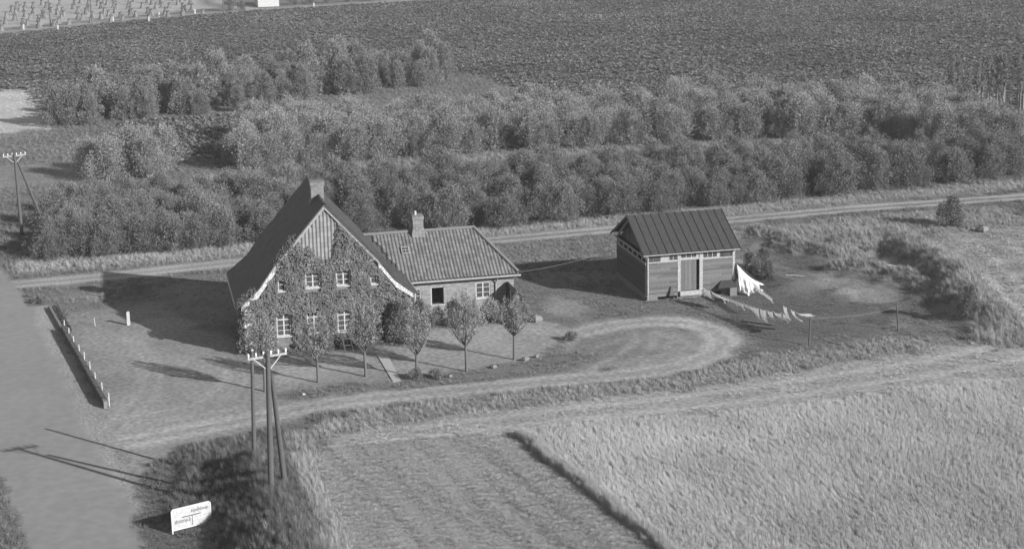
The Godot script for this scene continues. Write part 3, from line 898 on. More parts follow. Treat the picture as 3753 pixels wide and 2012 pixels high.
func pantile(w: float, l: float, g: float) -> ArrayMesh:   # one S-shaped tile; across +x, up the slope +y, out +z
	var b := MB.new()
	b.col = Color(g, g, g)
	var k := 7
	var prof := []
	for i in k + 1:
		var t := float(i) / k
		prof.append(Vector2((t - 0.5) * w * 1.06, 0.034 * sin(t * TAU * 0.98 - 0.9) * (1.0 if t < 0.75 else 0.7)))
	for i in k:
		var p: Vector2 = prof[i]
		var q: Vector2 = prof[i + 1]
		var a := Vector3(p.x, 0, p.y + 0.028)
		var c := Vector3(q.x, 0, q.y + 0.028)
		var d := Vector3(q.x, l * 1.08, q.y)
		var e := Vector3(p.x, l * 1.08, p.y)
		b.quad(a, c, d, e, (c - a).cross(e - a).normalized())
		b.quad(a, c, c - Vector3(0, 0, 0.03), a - Vector3(0, 0, 0.03), Vector3.DOWN)
	return b.mesh(M.tile)

func farmhouse() -> void:
	var r := RandomNumberGenerator.new()
	r.seed = 3
	var H := thing("farmhouse", Vector3.ZERO, "steep-roofed brick farmhouse with ivy-covered gable and long low tiled wing", "house")
	var up := [[3.93, 4.86, 3.97, 5.03], [5.88, 6.78, 3.97, 5.03]]
	var small := [[2.2, 2.66, 3.91, 4.68], [8.04, 8.5, 3.91, 4.68]]
	var low := [[1.99, 2.91, 0.97, 2.46], [3.91, 4.82, 0.97, 2.46], [5.84, 6.76, 0.97, 2.46]]
	var door := [[7.95, 8.85, 0.1, 2.2]]
	var holes := up + small + low + door
	# gable wall, side and rear walls
	var b := MB.new()
	wall_xy(b, [0.0, 0.5, 1.0, 2.0, 5.3, 8.6, 9.6, 10.1, 10.6], 0.0, func(x): return rake_y(x), holes, 0.0, -0.32)
	for x in [0.0, 10.25]:
		b.box(Vector3(x, 0, -8.6), Vector3(x + 0.35, 3.2, -0.322))
	b.box(Vector3(0.35, 0, -8.95), Vector3(10.25, 3.3, -8.6))
	for i in 10:   # rear gable in upright strips
		var x0 := 0.35 + i * 0.99
		var x1 := x0 + 0.988
		var t0 := rake_y(x0)
		var t1 := rake_y(x1)
		b.hexa([Vector3(x0, 3.302, -8.9), Vector3(x1, 3.302, -8.9), Vector3(x1, 3.302, -8.6), Vector3(x0, 3.302, -8.6), Vector3(x0, t0, -8.9), Vector3(x1, t1, -8.9), Vector3(x1, t1, -8.6), Vector3(x0, t0, -8.6)])
	part("wall", b, M.mortar, H)
	var floors := MB.new()
	floors.box(Vector3(0.36, 2.85, -8.59), Vector3(10.24, 3.0, -0.33))
	part("upper_floor", floors, M.pale_wood, H)
	var br := MB.new()
	bricks_xy(br, 0.0, 10.6, 0.02, 3.05, 0.0, holes, r, 0.2)
	var bo := part("brick_courses", br, M.brick, H)
	bo.set_meta("kind", "stuff")
	var pl := MB.new()
	pl.box(Vector3(-0.012, 0.3, -0.5), Vector3(0.62, 3.0, 0.016))
	part("plastered_corner", pl, M.plaster_white, H)
	var dr := MB.new()
	for i in 6:
		dr.box(Vector3(7.97 + i * 0.145, 0.12, -0.14), Vector3(7.97 + i * 0.145 + 0.139, 2.18, -0.1 + 0.006 * (i % 2)))
	part("door", dr, M.dark_wood, H)
	for h in up:
		window(H, h[0], h[1], h[2], h[3], -0.02, 2, [0.36, 0.68], [])
	for h in small:
		window(H, h[0], h[1], h[2], h[3], -0.02, 1, [0.52], [])
	for h in low:
		window(H, h[0], h[1], h[2], h[3], -0.02, 2, [0.25, 0.47, 0.72], [0.72])
	# verges: white below the drip board, grey above
	for s in [-1, 1]:
		var prof := [[3.28, 4.3], [4.3, 5.45]]
		var w := MB.new()
		for q in prof:
			var xa: float = 5.3 + s * q[0]
			var xb: float = 5.3 + s * q[1]
			w.hexa([Vector3(xa, rake_y(xa) - 0.46, 0.0), Vector3(xb, rake_y(xb) - 0.4, 0.0), Vector3(xb, rake_y(xb) - 0.4, 0.17), Vector3(xa, rake_y(xa) - 0.46, 0.17), Vector3(xa, rake_y(xa) - 0.01, 0.0), Vector3(xb, rake_y(xb) - 0.01, 0.0), Vector3(xb, rake_y(xb) - 0.01, 0.17), Vector3(xa, rake_y(xa) - 0.01, 0.17)])
		part("white_verge", w, M.plaster_white, H)
		var g := MB.new()
		var xa2: float = 5.3 + s * 0.002
		var xb2: float = 5.3 + s * 3.42
		g.hexa([Vector3(xa2, 9.0, 0.1), Vector3(xb2, rake_y(xb2) - 0.2, 0.1), Vector3(xb2, rake_y(xb2) - 0.2, 0.19), Vector3(xa2, 9.0, 0.19), Vector3(xa2, 9.24, 0.1), Vector3(xb2, rake_y(xb2) + 0.04, 0.1), Vector3(xb2, rake_y(xb2) + 0.04, 0.19), Vector3(xa2, 9.24, 0.19)])
		part("verge_board", g, M.zinc, H)
	var dp := MB.new()
	dp.bar(Vector3(1.95, 5.5, 0.1), Vector3(8.65, 5.5, 0.1), 0.2, 0.09)
	part("drip_board", dp, M.zinc, H)
	# tile-hung upper gable
	var back := MB.new()
	for i in 12:
		var x0 := 2.1 + i * 0.5333
		var x1 := x0 + 0.5333
		if x0 < 5.3 and x1 > 5.3:
			x1 = 5.3
		back.quad(Vector3(x0, 5.545, 0.012), Vector3(x1, 5.545, 0.012), Vector3(x1, rake_y(x1) - 0.05, 0.012), Vector3(x0, rake_y(x0) - 0.05, 0.012), Vector3.BACK)
	var cl := part("gable_cladding", back, M.mortar, H)
	var tv := []
	for g in [0.22, 0.25, 0.28]:
		tv.append(pantile(0.235, 0.33, g))
	var y := 5.56
	while y < 8.9:
		var half := (9.2 - y - 0.2) / 1.127 - 0.1
		var n := int(half / 0.235)
		for i in range(-n, n + 1):
			var t := inst("wall_tile", tv[r.randi() % 3], cl)
			t.position = Vector3(5.3 + i * 0.235, y, 0.055)
		y += 0.33
	# main roof: two slopes flaring at the eaves
	var prof := [Vector2(0.0, 9.34), Vector2(1.1, 8.1), Vector2(2.2, 6.86), Vector2(3.3, 5.62), Vector2(4.3, 4.26), Vector2(5.1, 3.6), Vector2(5.72, 3.12)]
	for s in [-1, 1]:
		var rf := MB.new()
		for i in prof.size() - 1:
			var p: Vector2 = prof[i]
			var q: Vector2 = prof[i + 1]
			var ax: float = 5.3 + s * p.x
			var bx: float = 5.3 + s * q.x
			var th := 0.12
			var k := 0.012
			rf.hexa([Vector3(ax, p.y - th, 0.24), Vector3(bx, q.y - th, 0.24), Vector3(bx, q.y - th, -9.2), Vector3(ax, p.y - th, -9.2), Vector3(ax, p.y, 0.24), Vector3(bx, q.y + k, 0.24), Vector3(bx, q.y + k, -9.2), Vector3(ax, p.y, -9.2)])
		var slope_o := part("roof_slope", rf, M.roof_felt, H)
		var rt := MB.new()
		for i in prof.size() - 1:
			var p: Vector2 = prof[i]
			var q: Vector2 = prof[i + 1]
			var A := Vector3(5.3 + s * p.x, p.y, 0.0)
			var B := Vector3(5.3 + s * q.x, q.y + 0.012, 0.0)
			var dn := (B - A).normalized()
			var on: Vector3 = Vector3(-dn.y * s, dn.x * s, 0).normalized()
			var cnt := maxi(1, roundi((B - A).length() / 0.3))
			for j in cnt:
				var a0 := A.lerp(B, float(j) / cnt) + on * 0.012
				var a1 := A.lerp(B, (j + 1.0) / cnt) + on * 0.034
				var z := 0.23 - (0.14 if (i * 4 + j) % 2 else 0.0)
				while z > -9.18:
					var g := 0.072 * r.randf_range(0.75, 1.25)
					rt.col = Color(g, g, g)
					var j0 := on * r.randf_range(-0.006, 0.006)
					var zl := maxf(z - 0.268, -9.19)
					rt.quad(a0 + Vector3(0, 0, z), a1 + j0 + Vector3(0, 0, z), a1 + j0 + Vector3(0, 0, zl), a0 + Vector3(0, 0, zl), on)
					rt.quad(a1 + j0 + Vector3(0, 0, z), a1 + j0 + Vector3(0, 0, zl), a1 - on * 0.03 + Vector3(0, 0, zl), a1 - on * 0.03 + Vector3(0, 0, z), dn)
					z -= 0.28
		var rto := part("roof_slates", rt, M.tile, slope_o)
		rto.set_meta("kind", "stuff")
	var rg := MB.new()
	rg.tube(Vector3(5.3, 9.3, 0.25), Vector3(5.3, 9.3, -9.21), 0.11, 0.11, 8, true)
	part("ridge_roll", rg, M.roof_felt, H)
	for s in [-1, 1]:
		var gt := MB.new()
		gt.tube(Vector3(5.3 + s * 5.78, 3.04, 0.2), Vector3(5.3 + s * 5.78, 3.04, -9.1 if s < 0 else -3.9), 0.07, 0.07, 8, true)
		part("gutter", gt, M.zinc, H)
	chimney(H, 4.82, 5.66, -3.5, -2.7, 8.3, 10.1, r, false)
	# wing
	var wh := [[12.72, 13.6, 0.98, 2.2], [15.8, 16.8, 1.16, 2.26], [11.3, 12.05, 1.16, 2.16]]
	var ww := MB.new()
	wall_xy(ww, [10.602, 18.45], 0.0, func(_x): return 2.72, wh, -4.55, -4.87)
	ww.box(Vector3(18.13, 0, -11.1), Vector3(18.45, 2.72, -4.872))
	ww.box(Vector3(10.602, 0, -11.42), Vector3(18.45, 2.72, -11.102))
	part("wing_wall", ww, M.mortar, H)
	var wb := MB.new()
	bricks_xy(wb, 10.62, 18.45, 0.02, 2.68, -4.55, wh, r, 0.31)
	# the same courses on the wing's end
	var wbo := part("wing_brick_courses", wb, M.brick, H)
	wbo.set_meta("kind", "stuff")
	window(H, 15.8, 16.8, 1.16, 2.26, -4.57, 2, [0.36, 0.68], [])
	window(H, 11.3, 12.05, 1.16, 2.16, -4.57, 2, [0.5], [])
	var fr := MB.new()
	fr.box(Vector3(12.72, 0.98, -4.66), Vector3(12.79, 2.2, -4.56))
	fr.box(Vector3(12.79, 2.14, -4.66), Vector3(13.6, 2.2, -4.562))
	fr.box(Vector3(12.68, 0.9, -4.68), Vector3(13.64, 0.976, -4.45))
	part("open_window_frame", fr, M.paint_white, H)
	# wing roof: a deck, each pantile, hip and ridge
	var e0 := Vector3(0, 2.76, -4.2)
	var r0 := Vector3(0, 5.29, -7.84)
	var dk := MB.new()
	dk.quad(Vector3(10.4, 2.74, -4.22), Vector3(18.7, 2.74, -4.22), Vector3(16.45, 5.25, -7.84), Vector3(8.7, 5.25, -7.84), Vector3(0, 0.8, 0.6))
	dk.quad(Vector3(10.4, 2.74, -11.46), Vector3(18.7, 2.74, -11.46), Vector3(16.45, 5.25, -7.84), Vector3(8.7, 5.25, -7.84), Vector3(0, 0.8, -0.6))
	dk.tri(Vector3(18.7, 2.74, -4.22), Vector3(18.7, 2.74, -11.46), Vector3(16.45, 5.25, -7.84), Vector3(0.8, 0.6, 0))
	dk.quad(Vector3(10.4, 2.73, -4.22), Vector3(18.7, 2.73, -4.22), Vector3(18.7, 2.73, -11.46), Vector3(10.4, 2.73, -11.46), Vector3.DOWN)
	var wr := part("wing_roof", dk, M.roof_felt, H)
	var wt := []
	for g in [0.145, 0.165, 0.185, 0.205]:
		wt.append(pantile(0.24, 0.34, g))
	var slope := (r0 - e0).normalized()
	var outn := Vector3(0, -slope.z, slope.y).normalized()
	var bas := Basis(Vector3.RIGHT, slope, outn)
	var len := (r0 - e0).length()
	var spots := []
	for j in 13:
		for i in 45:
			var x := 18.62 - i * 0.24
			var s := j * 0.34
			var p := e0 + slope * s + outn * 0.045
			var hip := 18.72 - 2.27 * (s + 0.3) / len
			var hx := 10.9 - (p.y - 3.1) * 0.80
			if x > hip or x < hx:
				continue
			spots.append(Vector3(x, p.y, p.z))
	var rest := SurfaceTool.new()
	rest.begin(Mesh.PRIMITIVE_TRIANGLES)
	var left := 0
	for i in spots.size():
		var tf := Transform3D(bas.rotated(Vector3.RIGHT, r.randf_range(-0.012, 0.012)), spots[i] + Vector3(0, r.randf_range(0, 0.006), 0))
		if i < 300:
			var t := inst("roof_tile", wt[r.randi() % 4], wr)
			t.transform = tf
		else:
			rest.append_from(wt[r.randi() % 4], 0, tf)
			left += 1
	if left:
		var ro := inst("upper_roof_tiles", rest.commit(), wr)
		ro.mesh.surface_set_material(0, M.tile)
		ro.set_meta("kind", "stuff")
	var hp := MB.new()
	hp.col = Color(0.2, 0.2, 0.2)
	var ha := Vector3(18.72, 2.86, -4.2)
	var hb := Vector3(16.42, 5.38, -7.84)
	for i in 11:
		hp.tube(ha.lerp(hb, i / 11.0), ha.lerp(hb, (i + 1.06) / 11.0), 0.135, 0.115, 8, true)
	part("hip_tiles", hp, M.tile, wr)
	var rd := MB.new()
	rd.col = Color(0.19, 0.19, 0.19)
	for i in 22:
		rd.tube(Vector3(16.5 - i * 0.36, 5.36, -7.84), Vector3(16.5 - (i + 1.06) * 0.36, 5.36, -7.84), 0.13, 0.11, 8, true)
	part("ridge_tiles", rd, M.tile, wr)
	var sk := MB.new()
	var so := e0 + slope * 2.45 + outn * 0.1
	for q in [[11.12, 11.17], [11.6, 11.65], [11.365, 11.395]]:
		sk.hexa(slab(so, slope, outn, q[0], q[1], 0.0, 0.6, 0.07))
	for q in [[0.0, 0.05], [0.55, 0.6], [0.285, 0.315]]:
		for x in [[11.17, 11.365], [11.395, 11.6]]:
			sk.hexa(slab(so, slope, outn, x[0], x[1], q[0], q[1], 0.068))
	var sko := part("skylight", sk, M.zinc, H)
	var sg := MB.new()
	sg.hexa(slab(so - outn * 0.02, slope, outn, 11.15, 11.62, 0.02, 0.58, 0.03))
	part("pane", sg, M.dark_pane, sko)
	chimney(H, 12.15, 12.88, -8.25, -7.45, 4.9, 6.4, r, true)
	var gu := MB.new()
	gu.tube(Vector3(11.0, 2.68, -4.12), Vector3(18.85, 2.66, -4.12), 0.075, 0.075, 8, true)
	part("gutter", gu, M.zinc, H)
	var dpipe := MB.new()
	dpipe.tube(Vector3(17.28, 2.64, -4.14), Vector3(17.18, 2.2, -4.47), 0.045, 0.045, 7)
	dpipe.tube(Vector3(17.18, 2.2, -4.47), Vector3(17.18, 0.1, -4.47), 0.045, 0.045, 7)
	part("downpipe", dpipe, M.zinc, H)
	# small pots on the window sills
	for q in [[4.1, 4.05], [4.7, 4.05], [6.05, 4.05], [6.62, 4.05]]:
		var pot := MB.new()
		pot.tube(Vector3(q[0], 3.975, -0.2), Vector3(q[0], 4.1, -0.2), 0.045, 0.06, 8, true)
		var po := part("flower_pot", pot, M.plaster_white, self)
		tag(po, "small pale flower pot inside an upper gable window", "flower pot", "pots in the upper windows")
	# lean-to of corrugated sheets at the wing's end
	var L := thing("corrugated_lean_to", Vector3(17.9, 0, -3.6), "low lean-to roofed with ribbed corrugated sheet at the wing end", "lean-to")
	var co := MB.new()
	var n2 := 44
	for i in n2:
		var t0 := float(i) / n2
		var t1 := float(i + 1) / n2
		var o0 := Vector3(0, 0.035 * sin(t0 * TAU * 11.0), 0)
		var o1 := Vector3(0, 0.035 * sin(t1 * TAU * 11.0), 0)
		var a := Vector3(0.1, 2.25, -0.85).lerp(Vector3(1.0, 1.2, -0.75), t0) + o0
		var c := Vector3(0.1, 2.25, -0.85).lerp(Vector3(1.0, 1.2, -0.75), t1) + o1
		co.quad(a, c, c + Vector3(-0.15, -0.25, 1.3), a + Vector3(-0.15, -0.25, 1.3))
	part("corrugated_sheet", co, M.shed_felt, L)
	var fr2 := MB.new()
	for q in [[0.0, 1.95, 0.4], [0.85, 0.95, 0.4], [0.1, 2.2, -0.8]]:
		fr2.box(Vector3(q[0] - 0.04, -0.05, q[2] - 0.04), Vector3(q[0] + 0.04, q[1], q[2] + 0.04))
	part("frame", fr2, M.dark_wood, L)
	var sd := MB.new()
	sd.quad(Vector3(-0.03, 0, -0.84), Vector3(-0.03, 0, 0.42), Vector3(-0.03, 1.94, 0.42), Vector3(-0.03, 2.18, -0.84), Vector3.LEFT)
	part("side_panel", sd, M.dark_wood, L)
	# thin cable from the wing to the shed
	var w2 := MB.new()
	var pa := Vector3(18.6, 2.75, -4.6)
	var pb := Vector3(27.9, 3.1, -9.0)
	for i in 12:
		var t0 := i / 12.0
		var t1 := (i + 1) / 12.0
		w2.tube(pa.lerp(pb, t0) - Vector3(0, 1.2 * t0 * (1 - t0), 0), pa.lerp(pb, t1) - Vector3(0, 1.2 * t1 * (1 - t1), 0), 0.008, 0.008, 4)
	tag(part("cable", w2, M.rope, self), "thin cable slung from the tiled wing to the shed", "cable")

func slab(o: Vector3, up: Vector3, out: Vector3, x0: float, x1: float, s0: float, s1: float, th: float) -> Array:
	var a := o + up * s0
	var b := o + up * s1
	return [Vector3(x0, a.y, a.z), Vector3(x1, a.y, a.z), Vector3(x1, b.y, b.z), Vector3(x0, b.y, b.z), Vector3(x0, a.y, a.z) + out * th, Vector3(x1, a.y, a.z) + out * th, Vector3(x1, b.y, b.z) + out * th, Vector3(x0, b.y, b.z) + out * th]

func chimney(H: Node, x0: float, x1: float, z0: float, z1: float, y0: float, y1: float, r: RandomNumberGenerator, pot: bool) -> void:
	var b := MB.new()
	b.box(Vector3(x0 + 0.01, y0, z0 + 0.01), Vector3(x1 - 0.01, y1 - 0.02, z1 - 0.01))
	var o := part("chimney", b, M.mortar, H)
	var k := MB.new()
	var y := y0
	var row := 0
	while y < y1:
		var fl := 0.1 * clampf((y0 + 0.75 - y) / 0.35, 0.0, 1.0) + (0.045 if y > y1 - 0.2 else 0.0)
		var xa := x0 - fl
		var xb := x1 + fl
		var za := z0 - fl
		var zb := z1 + fl
		var n := 4
		for i in n:
			for sd in 4:
				var g := 0.27 * r.randf_range(0.75, 1.2)
				k.col = Color(g, g, g)
				var q0 := (i + (0.0 if row % 2 else 0.13)) / n
				var q1 := minf(q0 + 0.95 / n, 0.999)
				if sd == 0:
					k.box(Vector3(lerpf(xa, xb, q0), y, zb - 0.08 - fl), Vector3(lerpf(xa, xb, q1), y + 0.062, zb + r.randf() * 0.004))
				elif sd == 1:
					k.box(Vector3(xa - r.randf() * 0.004, y, lerpf(za, zb - 0.09 - fl, q0)), Vector3(xa + 0.08 + fl, y + 0.062, lerpf(za, zb - 0.09 - fl, q1)))
				elif sd == 2:
					k.box(Vector3(xb - 0.08 - fl, y, lerpf(za, zb - 0.09 - fl, q0)), Vector3(xb + r.randf() * 0.004, y + 0.062, lerpf(za, zb - 0.09 - fl, q1)))
				else:
					k.box(Vector3(lerpf(xa + 0.09 + fl, xb - 0.09 - fl, q0), y, za - r.randf() * 0.004), Vector3(lerpf(xa + 0.09 + fl, xb - 0.09 - fl, q1), y + 0.062, za + 0.07 + fl))
		y += 0.071
		row += 1
	var ko := part("brickwork", k, M.brick, o)
	ko.set_meta("kind", "stuff")
	var c := MB.new()
	c.box(Vector3(x0 - 0.03, y, z0 - 0.03), Vector3(x1 + 0.03, y + 0.05, z1 + 0.03))
	part("cap", c, M.concrete, o)
	if pot:
		var p := MB.new()
		var m := Vector3(x0 + 0.25, y + 0.05, (z0 + z1) / 2.0)
		p.tube(m, m + Vector3(0, 0.26, 0), 0.1, 0.085, 9, true)
		part("chimney_pot", p, M.plaster_white, o)

func ivy() -> void:
	var I := thing("ivy", Vector3(0, 0, 0.05), "dense ivy climbing over nearly the whole farmhouse gable", "ivy")
	var r := RandomNumberGenerator.new()
	r.seed = 19
	var b := MB.new()
	var clear := PackedVector2Array([Vector2(3.1, 7.2), Vector2(5.25, 9.4), Vector2(6.3, 8.6), Vector2(6.08, 7.6), Vector2(5.95, 7.0), Vector2(5.6, 5.85), Vector2(4.85, 5.75), Vector2(4.6, 6.35), Vector2(3.8, 6.8)])
	var holes := [[3.93, 4.86, 3.8, 5.03], [5.88, 6.78, 3.8, 5.03], [2.2, 2.66, 3.84, 4.68], [8.04, 8.5, 3.75, 4.55], [1.96, 2.94, 0.2, 2.46], [3.91, 4.82, 0.95, 2.4], [5.84, 6.76, 0.95, 2.42], [7.9, 8.9, 0.0, 2.15], [3.6, 4.6, 5.42, 5.6]]
	var nn := FastNoiseLite.new()
	nn.seed = 2; nn.frequency = 0.6
	for i in 24000:
		var x := r.randf_range(-0.05, 10.35)
		var y := r.randf_range(0.05, 8.6)
		var lim := rake_y(x)
		var above := y > 5.55
		lim -= 0.12 if above else 0.46 - 0.35 * nn.get_noise_2d(x * 4.0, 9.0)
		if x < 0.7:
			lim += 0.5
		if y > lim:
			continue
		var wob := nn.get_noise_2d(x * 2.5, y * 2.5)
		if above and side(Vector2(x, y), clear, true) < wob * 0.3:
			continue
		if absf(y - 5.5) < 0.07 and (x < 3.2 or absf(x - 5.6) < 1.0):
			continue
		var cut := false
		for h in holes:
			if x > h[0] - 0.04 + wob * 0.05 and x < h[1] + 0.04 - wob * 0.05 and y > h[2] and y < h[3] - 0.02 + wob * 0.08:
				cut = true
		if cut:
			continue
		if x < 0.62 and y < 3.1 and r.randf() < 0.55 + wob:
			continue
		if y < 0.9 and r.randf() < 0.35:
			continue
		var depth := 0.06 + 0.17 * maxf(0.0, 0.5 + wob) + (0.1 if above else 0.0)
		var p := Vector3(x, y, depth * r.randf_range(0.3, 1.0))
		var d := Vector3(r.randf_range(-0.5, 0.5), -0.75, r.randf_range(0.15, 0.7)).normalized()
		var s := d.cross(Vector3(0, 0.5, 1)).normalized() * 0.064 * r.randf_range(0.7, 1.3)
		var l := r.randf_range(0.09, 0.155)
		var g := 0.09 * r.randf_range(0.65, 1.35) * (1.0 + 0.5 * nn.get_noise_2d(x * 1.2 + 40.0, y * 1.2))
		b.col = Color(g, g, g)
		var m := p + d * l * 0.4 + Vector3(0, 0, 0.015)
		b.tri(p, m + s, p + d * l)
		b.tri(p, p + d * l, m - s)
	# the ragged mass bulging from the near corner, and over the roof edge
	for i in 6500:
		var y := r.randf_range(0.1, 3.4)
		var a := r.randf_range(-0.6, 1.0)
		var bulge := 0.5 + 0.35 * nn.get_noise_2d(y * 3.0, 4.0) - 0.12 * y
		var p := Vector3(-0.02 - r.randf() * maxf(bulge, 0.12), y, -r.randf() * 0.9 + 0.15 * a)
		leaf(b, p, (rand_dir(r) + Vector3(-0.3, -0.4, 0.4)).normalized(), r.randf_range(0.07, 0.12), r, 0.1)
	for i in 2600:
		var t := r.randf()
		var x := lerpf(3.4, 2.15, t) if i % 3 else lerpf(0.75, -0.35, t)
		var y := rake_y(x) + 0.2 + r.randf_range(-0.25, 0.2)
		leaf(b, Vector3(x + r.randf_range(-0.25, 0.1), y, r.randf_range(-0.3, 0.25)), (rand_dir(r) + Vector3(0, -0.5, 0.5)).normalized(), r.randf_range(0.07, 0.12), r, 0.1)
	var o := part("foliage", b, M.ivy, I)
	o.set_meta("kind", "stuff")
	var st := MB.new()
	for q in [[0.3, 3.0], [1.4, 4.2], [3.3, 5.2], [5.3, 5.4], [7.2, 5.3], [9.3, 4.0]]:
		var p := Vector3(q[0], -0.02, 0.02)
		for k in 6:
			var e := Vector3(q[0] + r.randf_range(-0.2, 0.2), q[1] * (k + 1) / 6.0, 0.03)
			st.tube(p, e, 0.02 - 0.002 * k, 0.018 - 0.002 * k, 5)
			p = e
	part("stem", st, M.twig, I)

func shed() -> void:
	var r := RandomNumberGenerator.new()
	r.seed = 31
	var o := thing("plank_shed", Vector3(27.82, 0, -4.5), "plank shed with dark seamed roof, sliding door and stone footing", "shed")
	var W := 6.52      # local x 0..W, z 0..-6.95
	var D := 6.95
	# footing with the cellar opening
	var f := MB.new()
	wall_xy(f, [0.0, W], -0.1, func(_x): return 0.46, [[0.84, 2.26, 0.0, 0.24], [4.6, 5.6, 0.0, 0.34]], 0.03, -0.3)
	f.box(Vector3(0, -0.1, -D), Vector3(0.28, 0.46, -0.302))
	f.box(Vector3(W - 0.28, -0.1, -D), Vector3(W, 0.46, -0.302))
	f.box(Vector3(0.282, -0.1, -D), Vector3(W - 0.282, 0.46, -D + 0.28))
	part("footing", f, M.concrete, o)
	var fl := MB.new()
	fl.box(Vector3(0.02, 0.462, -D + 0.02), Vector3(W - 0.02, 0.5, -0.02))
	part("floor", fl, M.pole_wood, o)
	# corner posts, door posts and rails
	for q in [[0.0, 0.2], [2.3, 2.52], [3.9, 4.14], [W - 0.18, W]]:
		var b := MB.new()
		b.box(Vector3(q[0], 0.5, -0.1), Vector3(q[1], 3.26, 0.05))
		part("post", b, M.pale_wood, o)
	var rail := MB.new()
	rail.box(Vector3(0.2, 2.66, -0.06), Vector3(2.3, 2.74, 0.04))
	rail.box(Vector3(2.52, 2.72, -0.06), Vector3(3.9, 2.84, 0.045))
	rail.box(Vector3(4.14, 2.66, -0.06), Vector3(W - 0.18, 2.74, 0.04))
	rail.box(Vector3(0.2, 3.22, -0.06), Vector3(2.3, 3.27, 0.04))
	rail.box(Vector3(2.52, 3.22, -0.06), Vector3(3.9, 3.27, 0.04))
	rail.box(Vector3(4.14, 3.22, -0.06), Vector3(W - 0.18, 3.27, 0.04))
	part("rail", rail, M.pale_wood, o)
	# clapboards, each one a board
	var bv := []
	for g in [0.095, 0.12, 0.135, 0.155]:
		bv.append(g)
	for side_ in [[0.2, 2.3], [4.14, W - 0.18]]:
		for i in 16:
			var y := 0.5 + i * 0.135
			var cut: float = side_[1] if r.randf() < 0.5 else r.randf_range(side_[0] + 0.5, side_[1] - 0.5)
			for seg in [[side_[0], cut], [cut + 0.006, side_[1]]]:
				if seg[1] - seg[0] < 0.1:
					continue
				var b := MB.new()
				var g: float = bv[r.randi() % 4]
				b.col = Color(g, g, g)
				var sk := r.randf_range(-0.004, 0.004)
				b.hexa([Vector3(seg[0], y + sk, -0.03), Vector3(seg[1], y - sk, -0.03), Vector3(seg[1], y - sk, 0.045), Vector3(seg[0], y + sk, 0.045), Vector3(seg[0], y + 0.112, -0.03), Vector3(seg[1], y + 0.112, -0.03), Vector3(seg[1], y + 0.112, 0.0), Vector3(seg[0], y + 0.112, 0.0)])
				part("clapboard", b, M.board, o)
	for q in [[0.2, 2.3], [4.14, W - 0.18]]:
		var backing := MB.new()
		backing.box(Vector3(q[0], 0.5, -0.06), Vector3(q[1], 2.655, -0.034))
		part("backing", backing, M.pole_wood, o)
	# the sliding door, not quite shut
	var dn := Node3D.new()
	dn.name = "door"
	o.add_child(dn)
	for i in 10:
		var b := MB.new()
		var g := 0.14 * r.randf_range(0.82, 1.18)
		b.col = Color(g, g, g)
		b.box(Vector3(2.53 + i * 0.116, 0.56, -0.05), Vector3(2.53 + i * 0.116 + 0.112, 2.7, -0.01 + 0.005 * (i % 2)))
		part("plank", b, M.board, dn)
	var th := MB.new()
	th.box(Vector3(2.45, 0.2, 0.03), Vector3(4.0, 0.53, 0.2))
	part("threshold", th, M.pale_wood, o)
	# band of windows and boards below the eave
	for q in [[0.2, 1.08], [5.42, W - 0.18]]:
		for i in 6:
			var b := MB.new()
			var g := r.randf_range(0.05, 0.09)
			b.col = Color(g, g, g)
			var x: float = lerpf(q[0], q[1], i / 6.0)
			b.box(Vector3(x, 2.74, -0.03), Vector3(x + 0.14, 3.22, 0.0 + 0.006 * (i % 2)))
			part("eave_board", b, M.board, o)
	for q in [[1.08, 1.66], [5.22, 5.42], [3.72, 3.9]]:
		var b := MB.new()
		b.box(Vector3(q[0], 2.74, -0.03), Vector3(q[1], 3.22, 0.004))
		part("blank_panel", b, M.pale_wood, o)
	for q in [[1.66, 2.3, 2], [2.52, 3.72, 3], [4.14, 5.22, 3]]:
		var k: int = q[2]
		var y0 := 2.84 if q[0] == 2.52 else 2.74
		var b := MB.new()
		for i in k + 1:
			var x: float = lerpf(q[0] + 0.02, q[1] - 0.02, float(i) / k)
			b.box(Vector3(x - 0.018, y0, -0.03), Vector3(x + 0.018, 3.22, 0.02))
		for yy in [y0, 3.185]:
			for i in k:
				b.box(Vector3(lerpf(q[0] + 0.02, q[1] - 0.02, float(i) / k) + 0.018, yy, -0.028), Vector3(lerpf(q[0] + 0.02, q[1] - 0.02, float(i + 1) / k) - 0.018, yy + 0.035, 0.018))
		var wo := part("window", b, M.paint_white, o)
		for i in k:
			var g := MB.new()
			var xa: float = lerpf(q[0] + 0.02, q[1] - 0.02, float(i) / k) + 0.018
			var xb: float = lerpf(q[0] + 0.02, q[1] - 0.02, float(i + 1) / k) - 0.018
			g.quad(Vector3(xa, y0 + 0.035, -0.01), Vector3(xb, y0 + 0.035, -0.01), Vector3(xb, 3.185, -0.01), Vector3(xa, 3.185, -0.01), Vector3.BACK)
			part("pane", g, M.glass, wo)
	# shaded side: boards (shade put into their darker tone), lattice strip, gable planks
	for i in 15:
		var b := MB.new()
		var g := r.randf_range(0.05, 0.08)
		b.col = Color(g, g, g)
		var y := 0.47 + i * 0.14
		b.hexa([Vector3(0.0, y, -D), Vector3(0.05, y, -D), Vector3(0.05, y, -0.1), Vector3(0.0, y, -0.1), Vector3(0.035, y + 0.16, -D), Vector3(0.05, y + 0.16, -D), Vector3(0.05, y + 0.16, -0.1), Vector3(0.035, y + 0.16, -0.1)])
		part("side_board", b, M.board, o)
	for yy in [2.6, 3.02]:
		var b := MB.new()
		b.box(Vector3(-0.06, yy, -D - 0.2), Vector3(0.06, yy + 0.09, 0.055))
		part("side_rail", b, M.pale_wood, o)
